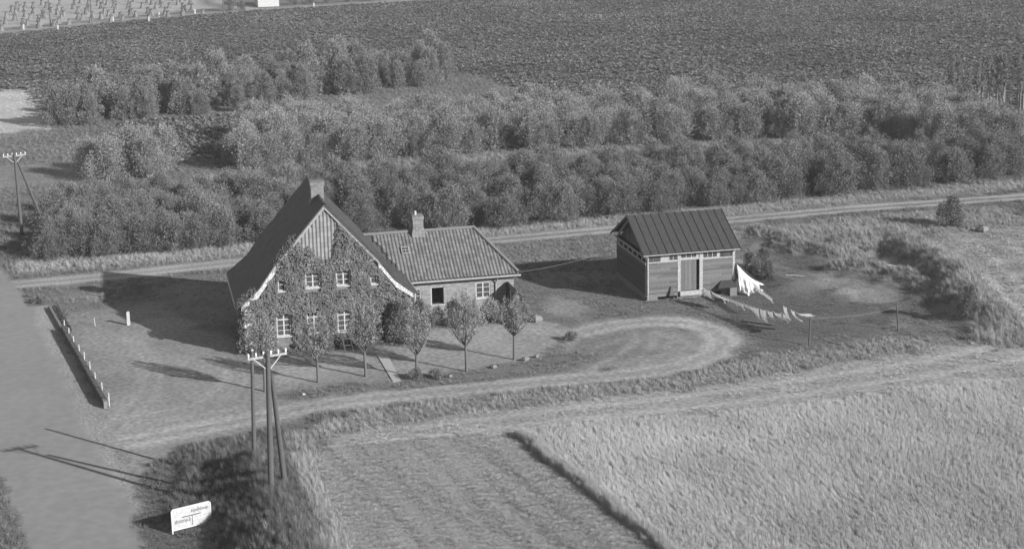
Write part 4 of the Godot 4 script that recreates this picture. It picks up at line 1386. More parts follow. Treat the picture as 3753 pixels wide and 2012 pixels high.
	for i in 6:
		var b := MB.new()
		b.box(Vector3(-0.03, 2.69, -0.9 - i * 1.1), Vector3(0.05, 3.02, -0.8 - i * 1.1))
		part("lattice_post", b, M.pale_wood, o)
	for i in 22:
		var z0 := -0.12 - i * 0.31
		var z1 := z0 - 0.3
		var t0 := 3.24 + minf(-z0, D + z0) * 0.53
		var t1 := 3.24 + minf(-z1, D + z1) * 0.53
		var b := MB.new()
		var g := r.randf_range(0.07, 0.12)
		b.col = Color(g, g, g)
		b.hexa([Vector3(0.36, 3.1, z0), Vector3(0.4, 3.1, z0), Vector3(0.4, 3.1, z1), Vector3(0.36, 3.1, z1), Vector3(0.36, t0, z0), Vector3(0.4, t0, z0), Vector3(0.4, t1, z1), Vector3(0.36, t1, z1)])
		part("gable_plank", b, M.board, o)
	var rw := MB.new()
	rw.box(Vector3(W - 0.05, 0.47, -D), Vector3(W, 3.2, -0.1))
	rw.box(Vector3(0.06, 0.47, -D), Vector3(W - 0.06, 3.2, -D + 0.05))
	rw.hexa([Vector3(W - 0.05, 3.202, -D), Vector3(W, 3.202, -D), Vector3(W, 3.202, -0.1), Vector3(W - 0.05, 3.202, -0.1), Vector3(W - 0.05, 5.0, -D / 2 - 0.05), Vector3(W, 5.0, -D / 2 - 0.05), Vector3(W, 5.0, -D / 2), Vector3(W - 0.05, 5.0, -D / 2)])
	part("rear_wall", rw, M.dark_wood, o)
	# roof: panels with raised seams
	var x0 := -0.3
	var n := 12
	var pw := 7.09 / n
	var e := Vector3(0, 3.36, 0.4)
	var t := Vector3(0, 5.38, -D / 2)
	var u := (t - e).normalized()
	var nn := Vector3(0, -u.z, u.y).normalized()
	var ln := (t - e).length()
	for i in n:
		var b := MB.new()
		b.hexa(slab(e, u, nn, x0 + i * pw + 0.004, x0 + (i + 1) * pw - 0.004, 0.0, ln - 0.003, -0.04 + r.randf_range(0, 0.004)))
		part("roof_panel", b, M.shed_felt, o)
	for i in n + 1:
		var b := MB.new()
		var x := x0 + i * pw
		b.hexa(slab(e, u, nn, x - 0.018, x + 0.018, -0.01, ln - 0.01, 0.035))
		part("roof_seam", b, M.seam, o)
	var rb := MB.new()
	var e2 := Vector3(0, 3.36, -D - 0.4)
	rb.hexa([Vector3(x0, 3.32, -D - 0.4), Vector3(x0 + 7.09, 3.32, -D - 0.4), Vector3(x0 + 7.09, 5.34, -D / 2 - 0.004), Vector3(x0, 5.34, -D / 2 - 0.004), Vector3(x0, 3.36, -D - 0.4), Vector3(x0 + 7.09, 3.36, -D - 0.4), Vector3(x0 + 7.09, 5.38, -D / 2 - 0.004), Vector3(x0, 5.38, -D / 2 - 0.004)])
	part("rear_roof", rb, M.shed_felt, o)
	for q in [[e, t], [e2, t]]:
		var b := MB.new()
		b.bar(Vector3(x0 - 0.02, q[0].y - 0.09, q[0].z), Vector3(x0 - 0.02, q[1].y - 0.09, q[1].z), 0.035, 0.15)
		part("barge_board", b, M.pole_wood, o)
		var b2 := MB.new()
		b2.bar(Vector3(x0 + 0.3, q[0].y - 0.12, q[0].z * 0.9), Vector3(x0 + 0.3, q[1].y - 0.12, q[1].z), 0.12, 0.12)
		part("rafter", b2, M.pale_wood, o)
	var fa := MB.new()
	fa.box(Vector3(x0 + 0.02, 3.27, 0.36), Vector3(x0 + 7.05, 3.325, 0.42))
	part("fascia", fa, M.pale_wood, o)
	var gp := MB.new()
	gp.tube(Vector3(0.02, 3.3, 0.36), Vector3(0.1, 3.0, 0.12), 0.04, 0.04, 7)
	gp.tube(Vector3(0.1, 3.0, 0.12), Vector3(0.1, 0.1, 0.12), 0.04, 0.04, 7)
	part("downpipe", gp, M.pale_wood, o)
	# hooded hatch, and a dark wedge added in place of a small triangular shadow
	var hd := MB.new()
	hd.hexa([Vector3(5.1, 0.62, 0.55), Vector3(6.5, 0.62, 0.55), Vector3(6.5, 1.02, 0.05), Vector3(5.5, 1.02, 0.05), Vector3(5.1, 0.66, 0.55), Vector3(6.5, 0.66, 0.55), Vector3(6.5, 1.06, 0.05), Vector3(5.5, 1.06, 0.05)])
	part("hatch_hood", hd, M.dark_wood, o)
	var hb := MB.new()
	hb.box(Vector3(6.0, -0.1, 0.05), Vector3(6.5, 0.6, 0.5))
	part("hatch_cheek", hb, M.concrete, o)
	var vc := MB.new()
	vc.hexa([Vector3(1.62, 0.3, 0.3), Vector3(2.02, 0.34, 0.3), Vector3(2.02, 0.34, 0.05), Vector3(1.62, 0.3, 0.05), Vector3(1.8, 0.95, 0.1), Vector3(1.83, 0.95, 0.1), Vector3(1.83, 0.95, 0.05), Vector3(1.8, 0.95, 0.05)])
	part("shade_wedge", vc, M.pole_wood, o)

# ---------------------------------------------------------------- poles, sign, fence and small things
func insulator(parent: Node, p: Vector3) -> void:
	var b := MB.new()
	b.tube(p, p + Vector3(0, 0.07, 0), 0.028, 0.028, 7)
	b.tube(p + Vector3(0, 0.07, 0), p + Vector3(0, 0.12, 0), 0.055, 0.05, 8, true)
	b.tube(p + Vector3(0, 0.12, 0), p + Vector3(0, 0.2, 0), 0.05, 0.04, 8, true)
	part("insulator", b, M.porcelain, parent)

func telegraph(base: Vector3, top: Vector3, arm_dir: Vector3, sbase: Vector3, stop: Vector3, label: String) -> void:
	var o := thing("telegraph_pole", base, label, "telegraph pole")
	var t := top - base
	var p := MB.new()
	p.tube(Vector3(0, -0.3, 0), t, 0.15, 0.105, 12, true)
	part("pole", p, M.pole_wood, o)
	var c := t - Vector3(0, 0.2, 0) + arm_dir.cross(Vector3.UP).normalized() * -0.14
	var a := MB.new()
	a.bar(c - arm_dir * 0.92, c + arm_dir * 0.92, 0.09, 0.1)
	part("crossarm", a, M.pale_wood, o)
	for i in 6:
		insulator(o, c + arm_dir * (-0.87 + i * 0.348) + Vector3(0, 0.05, 0))
	for s in [-1, 1]:
		var b := MB.new()
		b.bar(c + arm_dir * 0.62 * s - Vector3(0, 0.05, 0), t - Vector3(0, 0.75, 0) + arm_dir * 0.1 * s, 0.03, 0.03)
		part("arm_brace", b, M.steel, o)
	var s2 := MB.new()
	s2.tube(sbase - base - Vector3(0, 0.25, 0), stop - base, 0.14, 0.1, 12, true)
	part("strut", s2, M.pole_wood, o)

func poles() -> void:
	var ad := Vector3(0.985, 0.03, -0.15).normalized()
	telegraph(Vector3(-0.87, at(-0.87, 27.84), 27.84), Vector3(-0.69, 8.26, 27.84), ad, Vector3(-0.12, at(-0.12, 26.7), 26.7), Vector3(-0.55, 7.2, 27.65), "tall telegraph pole with leaning strut among dark weeds by the road sign")
	telegraph(Vector3(-15.68, 0, -40.63), Vector3(-15.75, 6.98, -40.63), ad, Vector3(-13.73, 0, -42.6), Vector3(-15.55, 6.3, -40.8), "telegraph pole with slanting strut beside the plantation and road bend")
	var o := thing("plain_pole", Vector3(-1.27, at(-1.27, 23.03), 23.03), "thinner plain pole without crossarm beside the strutted telegraph pole", "pole")
	var p := MB.new()
	p.tube(Vector3(0, -0.3, 0), Vector3(0.18, 5.45, 0), 0.11, 0.08, 12, true)
	part("pole", p, M.pole_wood, o)
	var cp := MB.new()
	cp.tube(Vector3(0.18, 5.45, 0), Vector3(0.18, 5.5, 0), 0.09, 0.05, 12, true)
	part("cap", cp, M.steel, o)
	for q in [[-20.4, -237.8], [-12.2, -227.9], [14.4, -252.0]]:
		var f := thing("distant_pole", Vector3(q[0], 0, q[1]), "thin dark pole standing along the far road", "pole", "poles along the far road")
		var m := MB.new()
		m.tube(Vector3(0, -0.2, 0), Vector3(-0.1, 6.2, 0), 0.13, 0.1, 7, true)
		part("pole", m, M.pole_wood, f)
		var m2 := MB.new()
		m2.bar(Vector3(-0.8, 5.9, 0.12), Vector3(0.6, 5.9, 0.12), 0.09, 0.09)
		part("crossarm", m2, M.pole_wood, f)
	for q in [[-25.3, -233.1], [-18.7, -228.5], [-16.8, -239.7], [-8.3, -242.2], [-1.3, -239.5], [1.0, -249.2], [8.5, -253.3], [34.1, -257.6]]:
		var f := thing("marker_post", Vector3(q[0], 0, q[1]), "short white marker post at the edge of the far road", "marker post", "marker posts along the far road")
		var m := MB.new()
		m.box(Vector3(-0.14, -0.1, -0.1), Vector3(0.14, 0.9, 0.1))
		part("post", m, M.paint_white, f)
		var m2 := MB.new()
		m2.hexa([Vector3(-0.14, 0.902, -0.1), Vector3(0.14, 0.902, -0.1), Vector3(0.14, 0.902, 0.1), Vector3(-0.14, 0.902, 0.1), Vector3(-0.04, 1.0, -0.03), Vector3(0.04, 1.0, -0.03), Vector3(0.04, 1.0, 0.03), Vector3(-0.04, 1.0, 0.03)])
		part("point", m2, M.paint_white, f)

func lettering(parent: Node, text: String, x0: float, y: float, w: float, h: float) -> void:
	var t := TextMesh.new()
	var f := SystemFont.new()
	f.font_names = PackedStringArray(["Droid Sans"])
	t.font = f
	t.font_size = 64
	t.text = text
	t.depth = 0.06
	t.pixel_size = 0.01
	t.horizontal_alignment = HORIZONTAL_ALIGNMENT_LEFT
	t.material = M.print
	var bb := t.get_aabb()
	var o := MeshInstance3D.new()
	o.name = "lettering"
	o.mesh = t
	parent.add_child(o, true)
	var sx := w / bb.size.x
	var sy := h / bb.size.y
	o.scale = Vector3(sx, sy, 0.1)
	o.position = Vector3(x0 - bb.position.x * sx, y - bb.position.y * sy, 0.028)

func road_sign() -> void:
	var o := thing("road_sign", Vector3(-5.46, 0, 27.887), "white framed direction sign lettered Hjallerup and Østervrå in roadside grass", "road sign", "", atan2(0.66, 1.78))
	var b := MB.new()
	b.box(Vector3(0.03, 0.2, -0.015), Vector3(1.87, 1.17, 0.015))
	var bo := part("board", b, M.paint_white, o)
	lettering(bo, "Hjallerup", 0.96, 0.83, 0.83, 0.22)
	lettering(bo, "Østervrå", 0.13, 0.47, 0.76, 0.2)
	var ln := MB.new()
	ln.box(Vector3(0.5, 0.71, 0.015), Vector3(1.42, 0.755, 0.022))
	ln.box(Vector3(0.975, 0.26, 0.015), Vector3(1.005, 0.708, 0.022))
	part("junction_mark", ln, M.pole_wood, bo)
	var f := MB.new()
	f.bar(Vector3(0.0, 0.185, 0), Vector3(1.9, 0.185, 0), 0.06, 0.04)
	f.bar(Vector3(0.05, 1.19, 0), Vector3(1.84, 1.19, 0), 0.06, 0.045)
	f.bar(Vector3(1.84, 1.19, 0), Vector3(1.9, 1.12, 0), 0.06, 0.045)
	f.bar(Vector3(0.05, 1.19, 0), Vector3(0.0, 1.12, 0), 0.06, 0.045)
	part("frame", f, M.steel, o)
	for x in [0.0, 1.9]:
		var p := MB.new()
		p.box(Vector3(x - 0.03, -0.3, -0.032), Vector3(x + 0.03, 1.13, 0.032))
		part("leg", p, M.steel, o)

func fence() -> void:
	var a := Vector3(-12.5, 0, -15.2)
	var b := Vector3(-8.55, 0, 8.4)
	var cut := a.lerp(b, 0.28)
	var w := thing("roadside_wall", cut, "low dark stone retaining wall with rough top beside the road", "wall")
	var r := RandomNumberGenerator.new()
	r.seed = 71
	var d := (b - cut).normalized()
	var ln := (b - cut).length()
	var nrm := d.cross(Vector3.UP).normalized()     # towards the yard or road
	var core := MB.new()
	core.bar(d * 0.02 + Vector3(0, 0.17, 0), d * (ln - 0.02) + Vector3(0, 0.17, 0), 0.2, 0.5)
	part("core", core, M.mortar, w)
	var s := 0.0
	while s < ln - 0.3:
		var l := r.randf_range(0.35, 0.7)
		for k in 2:
			var m := MB.new()
			m.bar(d * (s + 0.01) + Vector3(0, 0.12 + k * 0.26, 0), d * minf(s + l, ln) + Vector3(0, 0.12 + k * 0.26 + r.randf_range(-0.01, 0.02), 0), 0.26 + r.randf_range(-0.02, 0.03), 0.245)
			part("stone", m, M.dark_stone, w)
		s += l + 0.012
	var k := thing("low_kerb_wall", a, "low pale kerb with dark clipped edging at far end of roadside wall", "kerb")
	var e := cut - a - (cut - a).normalized() * 0.05
	var c := MB.new()
	c.bar(Vector3(0, 0.1, 0), e + Vector3(0, 0.1, 0), 0.18, 0.3)
	part("kerb", c, M.concrete, k)
	var hedge := MB.new()
	for i in 2600:
		var t := r.randf()
		leaf(hedge, e * t + Vector3(0.16 + r.randf() * 0.4, r.randf() * 0.3, 0), rand_dir(r), r.randf_range(0.06, 0.12), r, 0.05)
	var ho := part("edging_plants", hedge, M.leaf, k)
	ho.set_meta("kind", "stuff")
	for q in [[-11.3, -8.56], [-10.96, -6.58], [-10.59, -4.44], [-10.21, -2.36], [-9.88, -0.57], [-9.5, 1.56], [-9.14, 3.89], [-8.75, 6.09], [-8.37, 8.2]]:
		var f := thing("fence_post", Vector3(q[0], 0, q[1]), "slim white fence post behind the roadside wall", "fence post", "white posts behind the roadside wall")
		var m := MB.new()
		var lean := Vector3(r.randf_range(-0.03, 0.03), 0, r.randf_range(-0.03, 0.03))
		m.tube(Vector3(0, -0.1, 0), Vector3(0, 0.86, 0) + lean, 0.04, 0.037, 8, true)
		part("post", m, M.plaster_white, f)
		var m2 := MB.new()
		m2.tube(Vector3(0, -0.05, 0), Vector3(0, 0.08, 0), 0.11, 0.08, 9, true)
		part("footing", m2, M.concrete, f)
	var ws := thing("wire_strands", Vector3(-11.3, 0, -8.56), "two sagging wires strung between the slim white fence posts", "wire")
	for y in [0.4, 0.72]:
		var m := MB.new()
		m.tube(Vector3(0, y, 0), Vector3(2.93, y, 16.76), 0.006, 0.006, 4)
		part("wire", m, M.steel, ws)
	var yp := thing("white_post", Vector3(-7.14, 0, -9.2), "stout white post standing alone in the bare yard", "post")
	var m3 := MB.new()
	m3.hexa([Vector3(-0.11, -0.1, -0.09), Vector3(0.11, -0.1, -0.09), Vector3(0.11, -0.1, 0.09), Vector3(-0.11, -0.1, 0.09), Vector3(-0.1, 0.9, -0.08), Vector3(0.1, 0.9, -0.08), Vector3(0.1, 0.9, 0.08), Vector3(-0.1, 0.9, 0.08)])
	part("post", m3, M.paint_white, yp)
	var m4 := MB.new()
	m4.hexa([Vector3(-0.1, 0.902, -0.08), Vector3(0.1, 0.902, -0.08), Vector3(0.1, 0.902, 0.08), Vector3(-0.1, 0.902, 0.08), Vector3(-0.06, 0.94, -0.05), Vector3(0.06, 0.94, -0.05), Vector3(0.06, 0.94, 0.05), Vector3(-0.06, 0.94, 0.05)])
	part("top", m4, M.paint_white, yp)
	var sp := thing("thin_stake", Vector3(-9.34, 0, -9.66), "thin white stake in the rough yard corner near the wall", "stake")
	var m5 := MB.new()
	m5.tube(Vector3(0, -0.1, 0), Vector3(-0.04, 0.6, 0), 0.028, 0.024, 7, true)
	part("stake", m5, M.plaster_white, sp)

func rock(called: String, p: Vector3, size: float, seed_: int, label: String, m: Material) -> void:
	var r := RandomNumberGenerator.new()
	r.seed = seed_
	var b := MB.new()
	var st := 7
	var pts := []
	for j in 5:
		var row := []
		for i in st:
			var a := TAU * i / st
			var f := PI * j / 4.0
			var k := size * r.randf_range(0.75, 1.1)
			row.append(Vector3(cos(a) * sin(f) * k, cos(f) * k * 0.6 + size * 0.25, sin(a) * sin(f) * k * 0.8))
		pts.append(row)
	for j in 4:
		for i in st:
			var A: Vector3 = pts[j][i]
			var B: Vector3 = pts[j][(i + 1) % st]
			var C: Vector3 = pts[j + 1][(i + 1) % st]
			var D: Vector3 = pts[j + 1][i]
			var nn := ((A + B + C + D) / 4.0 - Vector3(0, size * 0.25, 0)).normalized()
			b.quad(A, B, C, D, nn)
	var o := part(called, b, m, self)
	o.position = p
	tag(o, label, "stone")

func small_things() -> void:
	rock("field_stone", Vector3(16.5, 0.02, 6.5), 0.28, 1, "pale boulder beside the trunk of last garden tree", M.stone)
	rock("field_stone", Vector3(17.3, 0.02, 6.1), 0.22, 2, "smaller pale boulder past the last garden tree", M.stone)
	rock("field_stone", Vector3(11.4, 0.02, 8.4), 0.2, 3, "flat pale stone in the planted strip by tree trunks", M.stone)
	rock("field_stone", Vector3(14.3, 0.02, 7.4), 0.24, 4, "grey stone between last two garden trees", M.stone)
	rock("field_stone", Vector3(2.6, 0.0, 9.2), 0.13, 5, "pale stone at the drive edge near the small tree", M.plaster_white)
	rock("whitewashed_stone", Vector3(-6.13, 0.06, 21.8), 0.2, 6, "whitewashed stone in the grass near the road sign", M.paint_white)
	rock("rubble_heap", Vector3(19.3, 0.0, -1.9), 0.55, 7, "heap of pale rubble beside the path right of wing", M.stone)
	rock("field_stone", Vector3(60.2, 0.02, -16.6), 0.6, 8, "pale stone heap below the lone round bush", M.stone)
	# slab path
	var pth := thing("slab_path", Vector3(8.0, 0, 2.7), "pale concrete slab path leading between the garden trees", "path")
	for i in 4:
		var b := MB.new()
		var z0 := i * 1.42
		b.hexa([Vector3(-0.1 + 0.02 * i, -0.05, z0), Vector3(0.55 - 0.02 * i, -0.05, z0), Vector3(0.53 - 0.02 * i, -0.05, z0 + 1.39), Vector3(-0.08 + 0.02 * i, -0.05, z0 + 1.39), Vector3(-0.1 + 0.02 * i, 0.05, z0), Vector3(0.55 - 0.02 * i, 0.05, z0), Vector3(0.53 - 0.02 * i, 0.045, z0 + 1.39), Vector3(-0.08 + 0.02 * i, 0.045, z0 + 1.39)])
		part("slab", b, M.pale_slab, pth)
	# stepladder
	var o := thing("stepladder", Vector3(6.1, 0, 1.5), "small wooden stepladder leaning open before the ivy gable", "ladder")
	for q in [[Vector3(0.0, 0, 0), Vector3(-0.22, 1.35, -0.45)], [Vector3(0.5, 0, 0), Vector3(0.28, 1.35, -0.45)]]:
		var b := MB.new()
		b.bar(q[0], q[1], 0.06, 0.09, Vector3.BACK)
		part("rail", b, M.pole_wood, o)
	for t in [0.02, 0.3, 0.6, 0.95]:
		var b := MB.new()
		b.bar(Vector3(0, 0.03, 0).lerp(Vector3(-0.22, 1.35, -0.45), t), Vector3(0.5, 0.03, 0).lerp(Vector3(0.28, 1.35, -0.45), t), 0.14, 0.035)
		part("step", b, M.pole_wood, o)
	for x in [-0.2, 0.26]:
		var b := MB.new()
		b.bar(Vector3(x, 0, -0.85), Vector3(x, 1.3, -0.48), 0.04, 0.06, Vector3.BACK)
		part("back_leg", b, M.pole_wood, o)
	# brushwood by the bank
	for q in [[Vector3(37.2, 0.55, -7.4), Vector3(39.0, 0.35, -4.4), "long pale stick lying down the bank behind the washing", 0.05], [Vector3(36.2, 0.4, -7.6), Vector3(36.9, 1.5, -8.0), "short stick poking up from the brushwood bush", 0.03], [Vector3(46.8, 0.25, -6.6), Vector3(48.0, 0.5, -7.2), "flat pale board lying in the grass of the hollow", 0.09], [Vector3(38.6, 0.2, -5.6), Vector3(40.4, 0.1, -6.3), "thin stick lying across the grassy hollow", 0.025]]:
		var m := MB.new()
		var A: Vector3 = q[0]
		var B: Vector3 = q[1]
		A.y = at(A.x, A.z) + 0.06
		B.y = at(B.x, B.z) + (1.1 if q[3] == 0.03 else 0.06)
		m.tube(A, A.lerp(B, 0.5) + Vector3(0, 0.04, 0), q[3], q[3] * 0.8, 6)
		m.tube(A.lerp(B, 0.5) + Vector3(0, 0.04, 0), B, q[3] * 0.8, q[3] * 0.5, 6, true)
		tag(part("branch", m, M.pale_wood, self), q[2], "branch")

func cloth(called: String, a: Vector3, b: Vector3, drop: float, sway: Vector3, taper: float, fold: float, m: Material, label: String, group := "") -> void:
	# a piece of washing pegged along a-b, hanging and blown by sway
	var o := thing(called, a, label, "laundry", group)
	var s := MB.new()
	var nx := 8
	var ny := 7
	var pts := []
	var d := b - a
	var out := d.cross(Vector3.UP).normalized()
	for j in ny + 1:
		var row := []
		var v := float(j) / ny
		for i in nx + 1:
			var u := float(i) / nx
			var p := d * lerpf(u, 0.5 + (u - 0.5) * (1.0 - taper), v * v) - Vector3(0, drop * v * (1.0 - 0.12 * absf(u - 0.5) * taper * 2.0), 0)
			p += sway * v * v + out * (sin(u * TAU * 1.5 + drop * 7.0) * fold * v)
			p -= Vector3(0, 0.05 * sin(u * PI), 0) * (1.0 - v)
			row.append(p)
		pts.append(row)
	for j in ny:
		for i in nx:
			s.quad(pts[j][i], pts[j][i + 1], pts[j + 1][i + 1], pts[j + 1][i])
	part("cloth", s, m, o)
	for q in [0.02, 0.98]:
		var pg := MB.new()
		var pp: Vector3 = d * q
		pg.box(pp + Vector3(-0.012, -0.05, -0.012), pp + Vector3(0.012, 0.04, 0.012))
		part("peg", pg, M.pale_wood, o)

func canvas() -> void:   # a big white sheet stretched from the shed corner down to the ground, facing the garden
	var o := thing("white_canvas", Vector3(34.42, 0, -4.3), "large white canvas stretched from the shed corner down to the grass", "canvas")
	var s := MB.new()
	var n := 16
	var pts := []
	for j in n + 1:
		var v := float(j) / n
		var row := []
		for i in n + 1:
			var u := float(i) / n
			var topp := Vector3(0.0, 2.17, 0).lerp(Vector3(1.45, 0.85, 0.45), u)
			topp.y -= 0.13 * sin(u * PI)
			var low := Vector3(0.08, 0.0, 0.4).lerp(Vector3(1.2, 0.0, 0.9), u) + Vector3(0, 0.2 + 0.16 * sin(u * 8.0 + 0.6) + 0.07 * sin(u * 21.0), 0)
			var p := topp.lerp(low, v)
			p.z += (0.13 * sin(u * 13.0 + v * 3.0) + 0.07 * sin(u * 27.0 - v * 5.0) + 0.05 * sin(v * 17.0 + u * 5.0)) * v * (1.0 - 0.3 * v) + 0.18 * sin(v * PI) * u
			row.append(p)
		pts.append(row)
	for j in n:
		for i in n:
			s.quad(pts[j][i], pts[j][i + 1], pts[j + 1][i + 1], pts[j + 1][i])
	part("cloth", s, M.cloth_white, o)
	var h := MB.new()
	h.tube(Vector3(-0.03, 2.2, 0), Vector3(1.5, 0.86, 0.46), 0.01, 0.01, 5)
	part("hem_rope", h, M.rope, o)
	var f := MB.new()
	for i in 14:
		var t0 := i / 14.0
		var t1 := (i + 1) / 14.0
		var a := Vector3(1.2, 1.02, 0.45).lerp(Vector3(1.95, 0.66, 0.6), t0)
		var b := Vector3(1.2, 1.02, 0.45).lerp(Vector3(1.95, 0.66, 0.6), t1)
		f.quad(a, b, b - Vector3(0, 0.3 * (1.0 - t1), 0.04 * sin(t1 * 9.0)), a - Vector3(0, 0.3 * (1.0 - t0), 0.04 * sin(t0 * 9.0)))
	part("loose_corner", f, M.cloth_white, o)

const A2 := Vector3(30.7, 1.43, -4.42)
const A1 := Vector3(34.36, 2.17, -4.42)
const PT := Vector3(34.34, 1.80, 8.62)
func on_line(n: int, t: float) -> Vector3:
	var a := A2 if n == 2 else A1
	return a.lerp(PT, t) - Vector3(0, 4.0 * (0.5 if n == 2 else 0.55) * t * (1.0 - t), 0)

func washing() -> void:
	for n in [1, 2]:
		var m := MB.new()
		for i in 24:
			m.tube(on_line(n, i / 24.0), on_line(n, (i + 1) / 24.0), 0.008, 0.008, 4)
		tag(part("clothes_line", m, M.rope, self), "clothes line from shed corner to the leaning post" if n == 1 else "clothes line from shed door to the leaning post", "clothes line")
	for q in [[Vector3(34.26, 0, 8.62), Vector3(0.08, 1.86, 0), "slim wooden clothes post where both washing lines meet"], [Vector3(40.96, 0, 7.39), Vector3(-0.16, 1.7, 0), "dark slim post at the end of the empty line"]]:
		var P := thing("clothes_post", q[0], q[2], "post")
		var b := MB.new()
		b.tube(Vector3(0, -0.2, 0), q[1], 0.055, 0.045, 9, true)
		part("post", b, M.pole_wood, P)
		var h := MB.new()
		h.tube(q[1] - Vector3(0.06, 0.05, 0), q[1] + Vector3(0.06, -0.05, 0), 0.012, 0.012, 5)
		part("hook", h, M.steel, P)
	var e := MB.new()
	for i in 10:
		var t0 := i / 10.0
		var t1 := (i + 1) / 10.0
		var A := PT
		var B := Vector3(40.8, 1.6, 7.39)
		e.tube(A.lerp(B, t0) - Vector3(0, 0.9 * t0 * (1 - t0), 0), A.lerp(B, t1) - Vector3(0, 0.9 * t1 * (1 - t1), 0), 0.008, 0.008, 4)
	tag(part("clothes_line", e, M.rope, self), "empty clothes line between the two slim posts", "clothes line")
	var w := Vector3(0.28, 0.04, 0.05)
	# large sheets by the shed corner
	canvas()
	cloth("bed_sheet", on_line(1, 0.2) + Vector3(0.02, 0, 0), on_line(1, 0.3), 0.55, Vector3(0.5, 0.1, 0.25), 0.2, 0.05, M.cloth_white, "white cloth blown outward next to the large canvas")
	var r := RandomNumberGenerator.new()
	r.seed = 9
	for i in 7:
		var t := 0.3 + i * 0.032
		cloth("small_washing", on_line(1, t), on_line(1, t + 0.026), r.randf_range(0.25, 0.45), w * 0.4, r.randf_range(0, 0.5), 0.03, M.cloth_white if i % 2 else M.cloth_grey, "small pale garment on the line from the shed corner", "small garments on the corner line")
	cloth("towel", on_line(1, 0.665), on_line(1, 0.71), 0.95, Vector3(0.3, 0.05, 0.1), 0.1, 0.04, M.cloth_white, "long narrow white towel on the corner line")
	cloth("shirt", on_line(1, 0.762), on_line(1, 0.808), 0.8, Vector3(0.55, 0.1, 0.2), 0.2, 0.05, M.cloth_white, "white garment with flying sleeve on the corner line")
	cloth("shirt", on_line(1, 0.825), on_line(1, 0.93), 0.35, Vector3(0.7, 0.28, 0.25), 0.4, 0.05, M.cloth_white, "white garment streaming toward the clothes post")
	# the door line
	cloth("bed_sheet", on_line(2, 0.155), on_line(2, 0.215), 0.75, Vector3(0.35, 0.05, 0.1), 0.2, 0.06, M.cloth_white, "narrow white cloth nearest the shed door")
	cloth("bed_sheet", on_line(2, 0.22), on_line(2, 0.305), 0.6, Vector3(0.7, 0.15, 0.2), 0.3, 0.05, M.cloth_white, "white cloth curving out beside the shed door line")
	for i in 9:
		var t := 0.315 + i * 0.026
		cloth("small_washing", on_line(2, t), on_line(2, t + 0.02), r.randf_range(0.22, 0.5), w * 0.4, r.randf_range(0, 0.6), 0.03, M.cloth_white if r.randf() < 0.6 else M.cloth_grey, "small pale garment on the line from the shed door", "small garments on the door line")
	cloth("vest", on_line(2, 0.546), on_line(2, 0.572), 0.5, w * 0.6, 0.5, 0.03, M.cloth_white, "narrow white vest next to the row of larger shirts")
	for q in [[0.574, 0.617, 0.68, 0.35, "first grey-white shirt after the narrow vest"], [0.622, 0.676, 0.75, 0.4, "second grey-white shirt, tapering to a point"], [0.678, 0.727, 0.6, 0.65, "third grey-white shirt with pointed hem"], [0.729, 0.79, 0.42, 0.6, "grey-white shirt blown sideways with small sleeve"], [0.795, 0.845, 0.5, 0.3, "last rounded white shirt on the door line"]]:
		cloth("shirt", on_line(2, q[0]), on_line(2, q[1] - 0.006), q[2] * 1.2, w * (1.2 if q[3] > 0.5 else 0.7), q[3], 0.05, M.cloth_white if q[0] > 0.79 else M.cloth_grey, q[4] + " on the door line")

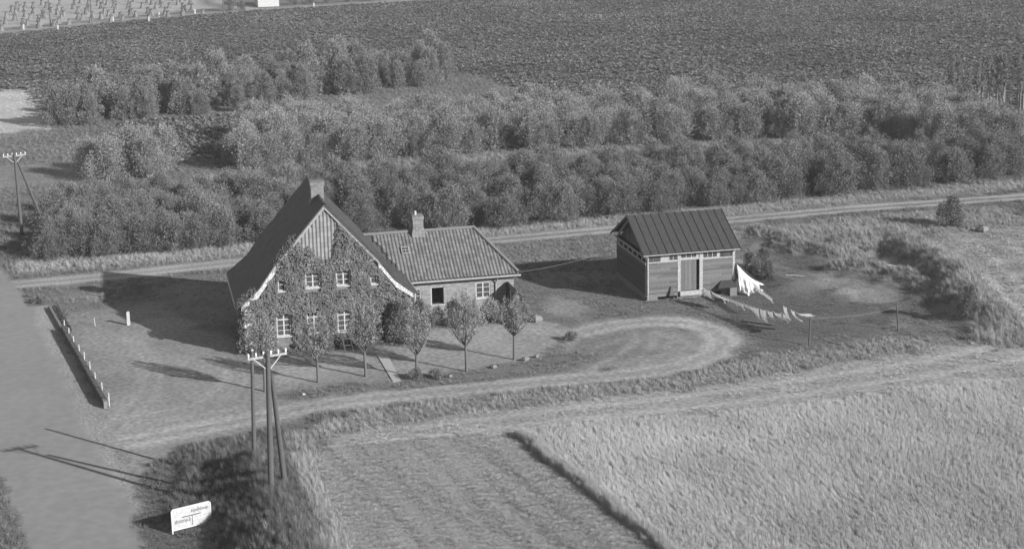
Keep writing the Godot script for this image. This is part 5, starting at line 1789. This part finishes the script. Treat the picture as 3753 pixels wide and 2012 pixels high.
func far_things() -> void:
	# corn stooks on the stubble
	var b := MB.new()
	var r := RandomNumberGenerator.new()
	r.seed = 15
	for i in 10:
		var a := TAU * i / 10.0
		var g := r.randf_range(0.07, 0.16)  # sheaves toned darker to stand in for shadow streaks beside them
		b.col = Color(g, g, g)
		b.tube(Vector3(cos(a) * 0.55, -0.05, sin(a) * 0.35), Vector3(cos(a) * 0.12, 0.95, sin(a) * 0.08), 0.2, 0.12, 6)
		b.tube(Vector3(cos(a) * 0.12, 0.95, sin(a) * 0.08), Vector3(cos(a) * 0.3, 1.3, sin(a) * 0.25), 0.12, 0.2, 6)
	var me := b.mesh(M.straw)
	for j in 9:
		for i in 15:
			var x := -34.0 + i * 3.6 + r.randf_range(-1.3, 1.3) + (1.5 if j % 2 else 0.0)
			var z := -246.0 - j * 7.0 - x * 0.45 + r.randf_range(-2.2, 2.2)
			if x > 11.0 - j * 0.4:
				continue
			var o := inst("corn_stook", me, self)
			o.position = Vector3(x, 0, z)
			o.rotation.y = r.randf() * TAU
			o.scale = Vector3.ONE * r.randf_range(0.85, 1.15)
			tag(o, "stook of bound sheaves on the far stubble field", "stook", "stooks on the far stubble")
	# the far white house, only its foot in the picture
	var h := thing("far_house", Vector3(22.6, 0, -264.0), "white rendered far house beyond the far road", "house")
	var w := MB.new()
	w.box(Vector3(0, -0.1, -9), Vector3(4.6, 3.0, 0))
	w.hexa([Vector3(0, 3.002, -9), Vector3(4.6, 3.002, -9), Vector3(4.6, 3.002, 0), Vector3(0, 3.002, 0), Vector3(2.29, 5.6, -9), Vector3(2.31, 5.6, -9), Vector3(2.31, 5.6, 0), Vector3(2.29, 5.6, 0)])
	part("wall", w, M.plaster_white, h)
	var rf := MB.new()
	for s in [-1, 1]:
		rf.hexa([Vector3(2.3, 5.62, 0.3), Vector3(2.3 + s * 2.7, 2.75, 0.3), Vector3(2.3 + s * 2.7, 2.75, -9.3), Vector3(2.3, 5.62, -9.3), Vector3(2.3, 5.78, 0.3), Vector3(2.3 + s * 2.7, 2.91, 0.3), Vector3(2.3 + s * 2.7, 2.91, -9.3), Vector3(2.3, 5.78, -9.3)])
	part("roof", rf, M.roof_felt, h)
	var dd := MB.new()
	dd.box(Vector3(4.6, 0.0, -5.1), Vector3(4.64, 2.1, -4.2))
	part("door", dd, M.dark_wood, h)
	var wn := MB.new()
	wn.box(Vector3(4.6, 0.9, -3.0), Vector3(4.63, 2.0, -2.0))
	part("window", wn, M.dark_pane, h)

# ---------------------------------------------------------------- the scene
func _ready() -> void:
	var cam := Camera3D.new()
	cam.name = "camera"
	cam.projection = Camera3D.PROJECTION_FRUSTUM
	cam.near = 0.5
	cam.far = 5000.0
	cam.size = 2.0 * 0.16705 * 0.5
	cam.frustum_offset = Vector2(0, -0.03686 * 0.5)
	cam.transform = Transform3D(Basis(Vector3(0.97280, -0.02045, 0.23072), Vector3(0.06779, 0.97762, -0.19917), Vector3(-0.22148, 0.20939, 0.95242)).orthonormalized(), Vector3(-5.993, 29.910, 100.477))
	add_child(cam)
	cam.current = true
	var we := WorldEnvironment.new()
	var env := Environment.new()
	env.background_mode = Environment.BG_SKY
	var sky := Sky.new()
	var sm := ProceduralSkyMaterial.new()
	sm.sky_top_color = Color(0.46, 0.46, 0.46)
	sm.sky_horizon_color = Color(0.72, 0.72, 0.72)
	sm.ground_bottom_color = Color(0.4, 0.4, 0.4)
	sm.ground_horizon_color = Color(0.6, 0.6, 0.6)
	sm.sky_curve = 0.2
	sm.sun_angle_max = 1.0
	sky.sky_material = sm
	env.sky = sky
	env.background_energy_multiplier = 0.9
	env.tonemap_mode = Environment.TONE_MAPPER_LINEAR
	env.tonemap_exposure = 2.3
	env.fog_enabled = true
	env.fog_density = 0.0002
	env.fog_light_color = Color(0.8, 0.8, 0.8)
	env.sdfgi_enabled = true
	env.ssao_enabled = true
	env.ssil_enabled = true
	we.environment = env
	add_child(we)
	var sun := DirectionalLight3D.new()
	sun.name = "sun"
	sun.light_energy = 1.4
	sun.light_angular_distance = 0.5
	sun.shadow_enabled = true
	add_child(sun)
	sun.look_at_from_position(Vector3.ZERO, -Vector3(0.6072, 0.4003, 0.6863), Vector3.UP)

	materials()
	build_ground()
	print("ground ", Time.get_ticks_msec())
	farmhouse()
	ivy()
	shed()
	print("houses ", Time.get_ticks_msec())
	sap = bushy(6.0, 0.6, 0.45, 2, 26, 40, 0.13, 0.14, 61, M.bark_pale, 0.5, 0.8)
	plantations()
	garden_trees()
	bushes()
	print("trees ", Time.get_ticks_msec())
	poles()
	road_sign()
	fence()
	small_things()
	washing()
	far_things()
	grow()
	print("done ", Time.get_ticks_msec())
